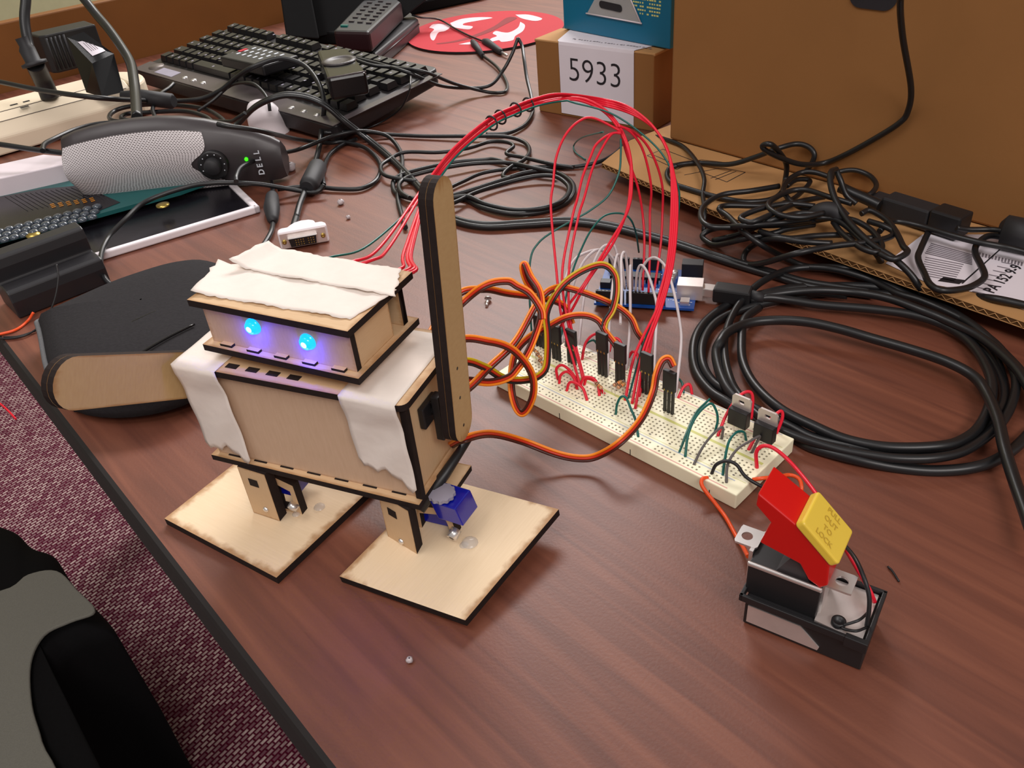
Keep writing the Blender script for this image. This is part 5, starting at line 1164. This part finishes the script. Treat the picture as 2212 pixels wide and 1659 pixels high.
# ================================================================ black cables
def cable(pts, h, label, r=.0020, name='cable', cat='cable', group=None, m='cable', n=9, sub=8):
    """pts (x, y) or (x, y, height); h = default height of the cable centre above the desk"""
    sp = []
    for i, p in enumerate(pts):
        if len(p) == 3: sp.append(p)
        else: sp.append((p[0], p[1], h + .0010 * math.sin(i * 1.7)))
    return wire(name, sp, r, m, label, cat, group, n=n, sub=sub, minz=r)
CB = .0165 + .0022
GP = 'tangle of black cables on the cardboard sheet'
dC = ('d', .66)
cable([(1950, -420, ('d', .50)), (1957, -60, ('d', .50)), (1945, 0, ('d', .51)), (1925, 60, None) if False else (1950, 80, None), (1968, 190, None), (1961, 241, None), (1942, 266, None), (1892, 298, None), (1828, 333, None), (1781, 352, ('d', .66)), (1733, 355, None), (1689, 342, None), (1654, 325, None), (1648, 314, None), (1667, 313, .06), (1689, 336, .045), (1699, 358, .035), (1696, 390, CB + .004), (1689, 415, CB + .004), (1664, 431, CB), (1616, 436, CB), (1575, 431, CB), (1531, 421, CB), (1480, 406, CB), (1452, 396, CB), (1441, 380, CB), (1446, 364, CB + .003), (1462, 358, CB + .004)], CB, 'long black cable hanging down in front of the large carton into a knot', .0021)
cable([(1446, 360, CB), (1478, 354, CB), (1512, 352, CB), (1575, 355, CB + .004), (1632, 339, None), (1676, 322, ('d', .665)), (1718, 311, None), (1746, 317, None), (1759, 333, None), (1754, 352, ('d', .665)), (1740, 372, CB + .004)], CB, 'black cable crossing the cardboard and rising into the knot at the carton', .0021)
cable([(950, 416, .003), (1000, 392, .003), (1050, 372, .004), (1141, 361, .002), (1227, 361, .002), (1290, 351, .003), (1328, 332, .004), (1353, 310, .006), (1401, 294, .012), (1448, 304, CB), (1480, 320, CB), (1508, 354, CB + .004), (1521, 386, CB + .004), (1518, 421, CB), (1522, 455, CB), (1520, 500, .006)], CB, 'black cable arching from the desk onto the cardboard beside the numbered box', .0018)
cable([(1683, 402), (1623, 412), (1559, 421), (1521, 444), (1514, 469), (1531, 488), (1575, 491), (1639, 488), (1702, 485), (1752, 478), (1800, 470)], CB + .008, 'black cable loop at the left side of the tangle', .0021, group=GP)
cable([(1806, 366, .05), (1795, 372, .052), (1794, 396, .048), (1803, 428, .042), (1822, 463, .036), (1847, 494, .033), (1885, 529, .030), (1930, 558, .028), (1964, 589, .022), (1987, 621, .014), (1996, 640, .006), (2050, 668, .004), (2101, 717, .003), (2150, 770, .003), (2173, 844, .003), (2166, 890, .003), (2137, 934, .004), (2083, 966, .004), (1992, 988, .003), (1902, 985, .003), (1830, 966, .003)], CB, 'black cable bent sharply upright in the tangle, running down into the big coil', .0022)
cable([(1806, 366, .05), (1816, 390, .044), (1828, 421, .035), (1850, 440, .03)], CB, 'short doubled black cable end beside the upright bend', .0021)
cable([(1800, 385), (1759, 372), (1727, 374), (1702, 390), (1692, 409), (1702, 428), (1727, 447), (1759, 453), (1800, 462)], CB + .013, 'black cable loop at the top left of the tangle', .0020, group=GP)
cable([(1790, 380), (1813, 371), (1847, 368), (1879, 380), (1893, 399), (1885, 415), (1870, 425)], CB + .012, 'black cable loop at the top right of the tangle against the carton', .0019, group=GP)
cable([(1900, 500), (1917, 482), (1939, 478), (1987, 488), (2050, 507), (2113, 523), (2176, 535), (2240, 552)], CB + .008, 'black cable running right across the shipping label to the picture edge', .0021)
cable([(2006, 500), (1990, 535), (1983, 558), (1996, 589), (2009, 614), (2034, 627), (2081, 624), (2113, 611), (2127, 596), (2119, 573), (2107, 548), (2110, 529), (2135, 510), (2176, 516), (2230, 540)], CB + .004, 'black cable snaking in an S over the shipping label', .0021)
cable([(1781, 425), (1733, 434), (1686, 444), (1639, 445), (1570, 444), (1554, 450), (1560, 458), (1575, 469), (1607, 501), (1645, 529, .020), (1689, 554, .006), (1733, 573, .004), (1781, 580, .003), (1844, 590, .003), (1895, 592, .003), (1907, 580, .006), (1895, 551, CB + .006), (1866, 523, CB + .01), (1828, 488, CB + .012), (1797, 472, CB + .012), (1762, 470, CB + .012)], CB + .006, 'black cable making a long hairpin from the tangle out onto the desk', .0021)
cable([(1759, 485), (1700, 495), (1670, 504), (1607, 516, .02), (1550, 529, .006), (1525, 520, .004), (1518, 507, .006), (1544, 494, .012), (1600, 488, CB + .012), (1680, 482, CB + .012), (1752, 474, CB + .012)], CB + .004, 'black cable bight sticking out at the left front of the tangle', .0021)
cable([(1876, 478), (1908, 488), (1930, 501), (1920, 513), (1876, 523), (1797, 532), (1718, 548), (1654, 567, .012), (1616, 571, .004), (1606, 558, .004), (1620, 535, .008), (1664, 516, CB + .006), (1733, 522), (1797, 526)], CB + .010, 'black cable loop low at the front of the tangle', .0021, group=GP)
cable([(1715, 440), (1650, 470), (1620, 480), (1600, 470), (1640, 452), (1700, 440), (1760, 445)], CB + .016, 'short black cable bight on top of the tangle', .0020, group=GP)
cable([(1990, 637, .006), (2081, 640, .01), (2145, 645, CB), (2212, 659, CB), (2290, 680, CB)], CB, 'black cable following the front edge of the cardboard to the right', .0024)
cable([(1860, 462), (1880, 455), (1915, 475), (1935, 500), (1950, 530), (1960, 545), (1930, 560), (1900, 548)], CB + .012, 'black cable curl between the tangle and the shipping label', .0020, group=GP)
cable([(1840, 440), (1790, 425), (1740, 410), (1700, 415), (1660, 440), (1680, 462), (1730, 470), (1780, 460)], CB + .018, 'black cable curve lying across the top of the tangle', .0020, group=GP)
cable([(1540, 520, .006), (1600, 505, .016), (1660, 478), (1720, 462), (1770, 462)], CB + .014, 'straight black cable stretch through the front left of the tangle', .0021, group=GP)
cable([(1815, 470), (1850, 478), (1885, 500), (1905, 530), (1895, 545), (1860, 535), (1820, 505), (1800, 480)], CB + .010, 'small black cable loop right of the wrap strap', .0020, group=GP)
cable([(1640, 500), (1700, 515), (1760, 510), (1820, 508), (1870, 515), (1900, 512)], CB + .006, 'black cable running level through the lower tangle', .0021, group=GP)
cable([(1700, 402), (1722, 388), (1750, 392), (1720, 425), (1690, 440)], CB + .004, 'tight black cable bend at the left shoulder of the tangle', .0019, group=GP)
# velcro strap and inline connector
mb = MB(); c = P(1790, 460, CB + .012)
mb.tube(smoothpts([P(1757, 468, .028), P(1775, 455, .034), P(1800, 455, .035), P(1822, 474, .03)], 5), .0058, 'rubber', 12, True, None); tag(mb.build('cable_strap'), 'black wrap strap bunching the cable tangle together', 'strap')
a = P(1912, 449, .022); b = P(2072, 500, .022); d = (b - a).normalized(); q = Vector((-d.y, d.x, 0))
ic = thing('inline_connector', 'black rectangular inline cable connector at the foot of the large carton', 'connector', (a + b) / 2)
mb = MB(); mb.box(a - q * .007 - Z * .004, d * .036, q * .016, Z * .0145, 'rubber'); mb.build('socket_half', ic, bevel=.0015)
mb = MB(); mb.box(a + d * .0365 - q * .0075 - Z * .004, d * .022, q * .017, Z * .0165, 'black'); mb.build('plug_half', ic, bevel=.0015)
mb = MB(); mb.box(a - d * .011 - q * .005 - Z * .003, d * .011, q * .012, Z * .011, 'rubber'); mb.build('collar', ic, bevel=.001)
cable([(1815, 405, .034), (1842, 418, .032), (1870, 430, .03), (1900, 444, .028)], .03, 'black cable entering the inline connector from the left', .004)
cable([(2066, 492, .028), (2095, 496, .026), (2140, 496, .026), (2180, 500, .028)], .027, 'thin black cable between the inline connector and the right ferrite', .0019)
mb = MB(); mb.tube([P(2164, 500, .028), P(2168, 500, .028), P(2240, 515, .028), P(2245, 516, .028)], .011, 'rubber', 16, True, [.007, .011, .011, .007]); tag(mb.build('ferrite_bead'), 'black ferrite bead cut by the right edge of the picture', 'ferrite bead')
# ---- big coil on the desk
GC = 'turns of the big black cable coil right of the breadboard'
cable([(1866, 582), (1820, 578), (1757, 577), (1703, 583), (1652, 605), (1613, 637), (1584, 677), (1567, 724), (1566, 771), (1577, 818), (1595, 851), (1630, 890), (1680, 925), (1757, 955), (1848, 978), (1938, 990), (2029, 988), (2100, 966), (2170, 905), (2195, 825), (2166, 760), (2119, 717), (2065, 682), (1992, 650), (1938, 633), (1884, 606), (1830, 588), (1790, 580), (1745, 577)], .0072, 'turn of the big black coil rising highest at its upper left', .0024, group=None)
cable([(1990, 640), (1930, 626), (1850, 618), (1765, 619), (1703, 623), (1653, 634), (1595, 648), (1540, 681), (1508, 717), (1497, 760), (1504, 804), (1533, 844), (1569, 868), (1630, 905), (1703, 940), (1757, 967), (1848, 992), (1938, 1010), (2029, 1017), (2119, 1006), (2184, 974), (2230, 930)], .0026, 'outermost turn of the big black coil', .0029)
cable([(2007, 660), (1940, 640), (1850, 632), (1775, 634), (1703, 645), (1640, 658), (1575, 680), (1537, 706), (1517, 746), (1519, 789), (1540, 825), (1577, 850), (1640, 888), (1703, 918), (1757, 945), (1830, 962), (1902, 972), (1992, 976), (2083, 956), (2150, 900), (2170, 850), (2150, 790), (2110, 740), (2060, 700)], .0030, 'second turn of the big black coil from the outside', .0028)
cable([(1620, 648), (1660, 643), (1703, 648), (1775, 659), (1884, 668), (1974, 681), (2047, 706), (2101, 746), (2137, 807), (2141, 862), (2119, 916), (2083, 948), (2029, 964), (1920, 966), (1830, 950), (1757, 920), (1685, 883), (1631, 833), (1605, 782), (1602, 731), (1608, 690), (1640, 664)], .0068, 'innermost full turn of the big black coil', .0028)
cable([(1602, 876, .004), (1570, 838, .005), (1553, 797, .006), (1547, 760, .008), (1556, 738), (1573, 717), (1613, 699), (1667, 692), (1739, 695), (1812, 710), (1884, 731), (1974, 757), (2047, 782), (2101, 811), (2130, 847), (2155, 905), (2170, 970), (2190, 1035), (2212, 1098), (2240, 1180)], .0105, 'black cable cutting across the inside of the coil and off to the right edge', .0030)
cable([(1870, 590), (1930, 622), (1965, 640), (2007, 650), (2065, 680), (2119, 717), (2180, 775), (2212, 815), (2250, 900)], .0060, 'black cable leaving the coil toward the right edge of the picture', .0028)
cable([(1640, 641, .0085), (1700, 632, .009), (1770, 627), (1850, 632), (1920, 645), (1985, 668), (2040, 690), (2120, 730), (2190, 790), (2230, 850)], .0110, 'upper black cable of the bundle at the back of the coil', .0027)
# flat dual power cable behind the robot arm
fl = [(500, 278, .018), (519, 263, .024), (547, 234, .042), (579, 216, .052), (617, 205, .055), (664, 210, .050), (704, 228, .042), (742, 260, .026), (790, 297, .006), (837, 335, .0035), (885, 382, .0035), (930, 432, .0035), (973, 470, .0035), (1043, 487, .0035), (1138, 483, .0035), (1233, 478, .0035), (1310, 487, .0035), (1380, 504, .0035), (1450, 523, .0035), (1522, 547, .0035), (1595, 570, .0035), (1667, 591, .0035), (1739, 612, .0035), (1812, 624, .0035), (1880, 634, .0035)]
t = thing('power_cable', 'thick flat black power cable crossing the whole desk behind the breadboard', 'cable', P(1043, 487, 0))
pp = smoothpts(wpts(fl, .0025), 8)
for k, nm in ((-1, 'strand'), (1, 'strand')):
    mb = MB(); mb.tube([p + Vector((0.0, k * .0022, k * .0004)) for p in pp], .0024, 'cable', 9); mb.build(nm, t)
# ---- cables around the keyboard and speaker
cable([(-60, 165, .075), (0, 177, .072), (95, 196, .066), (221, 212, .06), (348, 218, .03), (427, 215, .028), (475, 196, .036), (506, 171, .048), (538, 149, .06), (585, 130, .066), (617, 127, .066), (658, 142, .06), (687, 177, .05), (700, 222, .036), (696, 269, .016), (690, 316, .008), (677, 364, .007), (664, 400, .007), (648, 440, .006), (640, 470, .004)], .05, 'thick black video cable looping over the keyboard and down past a ferrite', .0027)
mb = MB(); mb.tube([P(690, 352, .009), P(686, 362, .009), P(668, 400, .009), P(663, 406, .009)], .0085, 'rubber', 16, True, [.004, .0088, .0088, .006]); tag(mb.build('ferrite_bead'), 'large black ferrite bead on the video cable in front of the keyboard', 'ferrite bead')
cable([(427, 240, .02), (459, 218, .028), (490, 190, .038), (513, 180, .045), (544, 180, .05), (566, 196, .046), (579, 217, .04), (583, 240, .03)], .03, 'thin black cable arching over the front edge of the keyboard', .0018)
cable([(470, 268, .085), (494, 273, .083), (554, 281, .075), (601, 292, .06), (653, 303, .02), (707, 309, .006), (745, 307, .004), (790, 320, .003), (818, 348, .003), (821, 373, .003), (806, 395, .003), (774, 408, .003), (726, 408, .003), (680, 403, .004), (635, 405, .006), (600, 409, .008)], .01, 'black cable running over the top of the speaker and looping on the desk', .0021)
cable([(700, 400, .010), (689, 412, .007), (671, 416, .006), (617, 407, .010), (563, 398, .016), (508, 395, .022), (454, 396, .026), (400, 405, .026), (316, 435, .022), (269, 476, .018), (234, 514, .012), (218, 555, .010), (224, 597, .008), (250, 622, .004), (290, 636, .003)], .01, 'black cable sweeping in front of the speaker and round to the pouch', .0021)
cable([(510, 392, .03), (511, 380, .032), (522, 361, .032), (554, 345, .028), (600, 332, .024), (647, 322, .016), (711, 297, .014), (758, 285, .014), (796, 284, .010), (837, 294, .006), (863, 323, .003), (869, 354, .003), (863, 396, .003), (859, 427, .003), (866, 459, .003), (876, 492, .003)], .01, 'black cable leaving the speaker foot and curving down behind the raised arm', .0021)
cable([(700, 400, .003), (698, 372, .003), (711, 335, .003), (739, 313, .003), (770, 300, .003)], .003, 'short stretch of black cable right of the large ferrite', .0020)
cable([(1240, 362), (1195, 355), (1130, 340), (1094, 332), (1109, 316), (1094, 307), (1059, 306), (1011, 320), (948, 329), (875, 329), (840, 345), (822, 360), (835, 380), (900, 392)], .0050, 'upper black cable loop of the middle coil', .0019)
cable([(1138, 368), (1075, 346), (1043, 346), (980, 351), (916, 364), (869, 377), (850, 392), (853, 415), (878, 426), (920, 432), (970, 424), (1027, 408), (1090, 388), (1154, 373), (1201, 373), (1233, 392), (1239, 415), (1220, 440), (1170, 458), (1106, 462), (1043, 449), (1000, 430), (940, 428)], .0026, 'large oval turn of the middle black coil', .0022)
cable([(1200, 372), (1150, 362), (1100, 352), (1043, 352), (985, 358), (925, 370), (880, 383), (862, 398), (866, 415), (885, 428)], .0060, 'second black strand along the back of the middle coil', .0020)
cable([(940, 452), (985, 436), (1027, 416), (1090, 396), (1154, 381), (1198, 381), (1225, 398), (1228, 416), (1210, 436), (1168, 450), (1110, 453), (1050, 441), (1010, 424), (975, 428)], .0055, 'inner oval turn of the middle black coil', .0020)
cable([(700, 287, .014), (770, 284, .01), (837, 290), (916, 294), (1011, 294), (1090, 295), (1132, 307), (1144, 326), (1132, 345), (1103, 361), (1087, 377), (1094, 384), (1130, 374), (1180, 366)], .004, 'black cable running level from the keyboard corner with a sharp kink', .0020)
cable([(1119, 82, .05), (1106, 117, .035), (1087, 152, .02), (1059, 184, .010), (1011, 190, .010), (948, 184, .022), (885, 158, .044), (821, 139, .048), (758, 123, .052), (700, 112, .055)], .01, 'black cable rising to a sharp peak over the mouse pad, left side', .0020)
cable([(1119, 82, .05), (1128, 100, .042), (1132, 127, .034), (1138, 168, .020), (1147, 206, .010), (1151, 240, .004), (1138, 266, .003), (1113, 282, .003), (1087, 289, .003), (1050, 290, .003)], .01, 'black cable falling from the sharp peak down behind the red bundle', .0020)
cable([(1043, 120, .004), (1075, 146, .004), (1094, 177, .003), (1094, 195, .003), (1080, 200, .003), (1049, 198, .004), (980, 180, .020), (916, 155, .044), (853, 146, .047), (800, 140, .050), (740, 118, .055)], .01, 'black audio cable crossing the keyboard corner and hooking back', .0019)
mb = MB(); mb.tube([P(1021, 90, .005), P(1026, 97, .005), P(1043, 121, .004)], .0045, 'rubber', 12, True, [.0035, .005, .003]); tag(mb.build('cable_plug'), 'black rubber plug lying on the edge of the mouse pad', 'plug')
wire('audio_cable', [(890, 32, .026), (910, 38, .022), (948, 42, .008), (980, 60, .0055), (1011, 76, .0055), (1048, 91, .0055)], .0014, 'cable', 'thin audio cable lying across the red mouse pad', 'cable')
ja = thing('audio_jack', 'black audio jack with a metal tip at the mouse pad edge', 'audio jack', P(1060, 97, .004))
mb = MB(); mb.tube([P(1045, 89, .0055), P(1052, 92, .0055), P(1080, 111, .0045), P(1083, 113, .0045)], .005, 'rubber', 14, True, [.0035, .0055, .0042, .003]); mb.build('grip', ja)
mb = MB(); mb.tube([P(1083, 113, .0042), P(1094, 119, .0038), P(1096, 120, .0038)], .0017, 'metal', 12, True, [.0018, .0018, .0008]); mb.build('tip', ja)
wire('thin_cable', [(887, 165, .052), (886, 185, .048), (882, 203, .04), (866, 234, .022), (837, 256, .008), (806, 272, .002), (770, 283, .002), (740, 286, .002)], .0010, 'cable', 'thin black cord drooping over the keyboard right edge', 'cable')
# left part
wire('ribbed_cord', [(20, -260, ('d', .98)), (140, -60, ('d', .98)), (199, 20, ('d', .97)), (235, 63, ('d', .95)), (262, 101, ('d', .93)), (282, 136, ('d', .91)), (289, 172, ('d', .88)), (293, 208, ('d', .85)), (296, 255, ('d', .80))], .0052, 'cable', 'thick ribbed black cord arching down behind the speaker from the top left', 'cable')
for k in (-1, 1): pass
cable([(-60, 305, .05), (0, 312, .05), (72, 323, .046), (145, 332, .042), (200, 345, .04)], .045, 'black cable entering from the left edge behind the speaker', .0026)
cable([(92, 326, .049), (96, 312, .05), (117, 300, .048), (163, 280, .046), (217, 267, .044), (300, 262, .04)], .045, 'black cable curving along the front of the power strip', .0024)
cable([(300, 262), (250, 262), (236, 254), (244, 242), (269, 232), (316, 226), (380, 227), (443, 236), (481, 258), (486, 275)], .020, 'outer black loop of the coil behind the speaker', .0025, group=None)
cable([(290, 262), (262, 256), (275, 246), (316, 243), (396, 240), (443, 252), (465, 270)], .026, 'inner black loop of the coil behind the speaker', .0025)
cable([(430, 262, .02), (470, 262, .03), (500, 262, .035), (513, 255, .04), (530, 244, .045)], .03, 'black cable rising from the coil behind the speaker', .002)
cable([(340, 262), (330, 235), (345, 205), (365, 190), (375, 180)], .03, 'black cable bend under the left corner of the keyboard', .0022)
mb = MB(); mb.tube([P(262, 206, .043), P(300, 209, .04), P(306, 210, .04), P(372, 219, .032), P(376, 219, .032)], .007, 'rubber', 14, True, [.0045, .0075, .0085, .0085, .006]); tag(mb.build('barrel_connector'), 'black cylindrical connector lying beside the power adapter', 'connector')
cable([(585, 385, .004), (588, 400, .004), (590, 420, .004)], .004, 'short black cable above the oval ferrite near the white adapter', .002)
mb = MB(); mb.tube([P(589, 415, .006), P(588, 425, .006), P(587, 450, .006), P(589, 474, .005), P(590, 480, .004)], .007, 'rubber', 16, True, [.0025, .0058, .0072, .0048, .0025]); tag(mb.build('ferrite_bead'), 'oval black ferrite bead left of the white video adapter', 'ferrite bead')
cable([(590, 478), (586, 500), (570, 528), (548, 552), (520, 575), (490, 600)], .003, 'black cable running from the oval ferrite down behind the robot head', .0021)
cable([(640, 470, .006), (634, 490, .006), (628, 505, .006)], .006, 'thick black cable end going into the back of the white adapter', .0030)
# USB lead plugged into the microcontroller
ul = thing('usb_plug', 'black USB plug with bare metal shell plugged into the blue board', 'plug', P(1580, 635, .002))
a = P(1512, 625, .0085); b = P(1625, 640, .0085); d = (b - a).normalized(); q = Vector((-d.y, d.x, 0))
mb = MB(); mb.box(a - q * .004 - Z * .003, d * .010, q * .008, Z * .006, 'metal'); mb.build('metal_shell', ul, bevel=.0005)
mb = MB(); mb.box(a + d * .0095 - q * .006 - Z * .0055, d * .0245, q * .012, Z * .0105, 'black'); mb.build('grip', ul, bevel=.0015)
mb = MB(); mb.tube([a + d * .034, a + d * .042], .003, 'rubber', 12, True, [.0042, .003]); mb.build('strain_relief', ul)
cable([(1640, 640, .008), (1665, 640, .006), (1700, 634, .005), (1760, 634, .005), (1830, 640, .005)], .006, 'black USB cable leaving the plug beneath the coil turns', .0022)
# ================================================================ small loose bits
sc = thing('small_screw', 'tiny metal screw lying on the desk between robot and breadboard', 'screw', P(1053, 655, 0))
mb = MB(); mb.tube([P(1051, 660, .001), P(1054, 647, .002)], .0011, 'metal', 8); mb.build('shank', sc)
mb = MB(); c = P(1054, 645, .002); mb.disc_ring(c, Vector((.1, .8, .4)), [(.0026, 0), (.0022, .001), (0, .0012)], 'metal', 12); mb.build('head', sc)
mb = MB(); mb.tube(smoothpts([P(1918, 1224, .0008), P(1928, 1234, .0012), P(1942, 1256, .0006)], 4), .0005, 'black', 6); tag(mb.build('thread_scrap'), 'short black wire scrap lying right of the red switch', 'scrap')
def crumb(x, y, r, m, label, cat='crumb', nm='putty_ball'):
    random.seed(int(x)); c = P(x, y, 0); rows = []
    for i in range(6):
        f = i / 5; rr_ = r * math.sin(math.pi * (.08 + .84 * f)); rows.append([c + Vector((math.cos(k * math.pi / 5) * rr_ * random.uniform(.75, 1.2), math.sin(k * math.pi / 5) * rr_ * random.uniform(.75, 1.2), r * (1 - math.cos(math.pi * f)) * .8 + .0002)) for k in range(10)])
        rows[-1].append(rows[-1][0])
    mb = MB(); mb.grid(rows, m); tag(mb.build(nm), label, cat)
crumb(630, 369, .0052, 'puttyw', 'crumpled pale grey lump right of the speaker')
crumb(886, 1430, .0016, 'puttyw', 'tiny clear plastic bit on the desk in front of the right foot')
crumb(737, 442, .003, 'puttyw', 'pale flake on the desk right of the video adapter', nm='plastic_flake')
crumb(753, 473, .002, 'puttyw', 'smaller pale flake below the one right of the video adapter', nm='plastic_flake')
crumb(1451, 483, .0014, 'puttyw', 'tiny pale bit between the red bundle and the cable tangle', nm='plastic_flake')

wire('red_cord', [(-30, 850, -.70), (0, 872, -.70), (18, 888, -.70), (34, 905, -.70)], .0022, 'red', 'short red cord on the floor past the left desk edge', 'cord', minz=-.738)
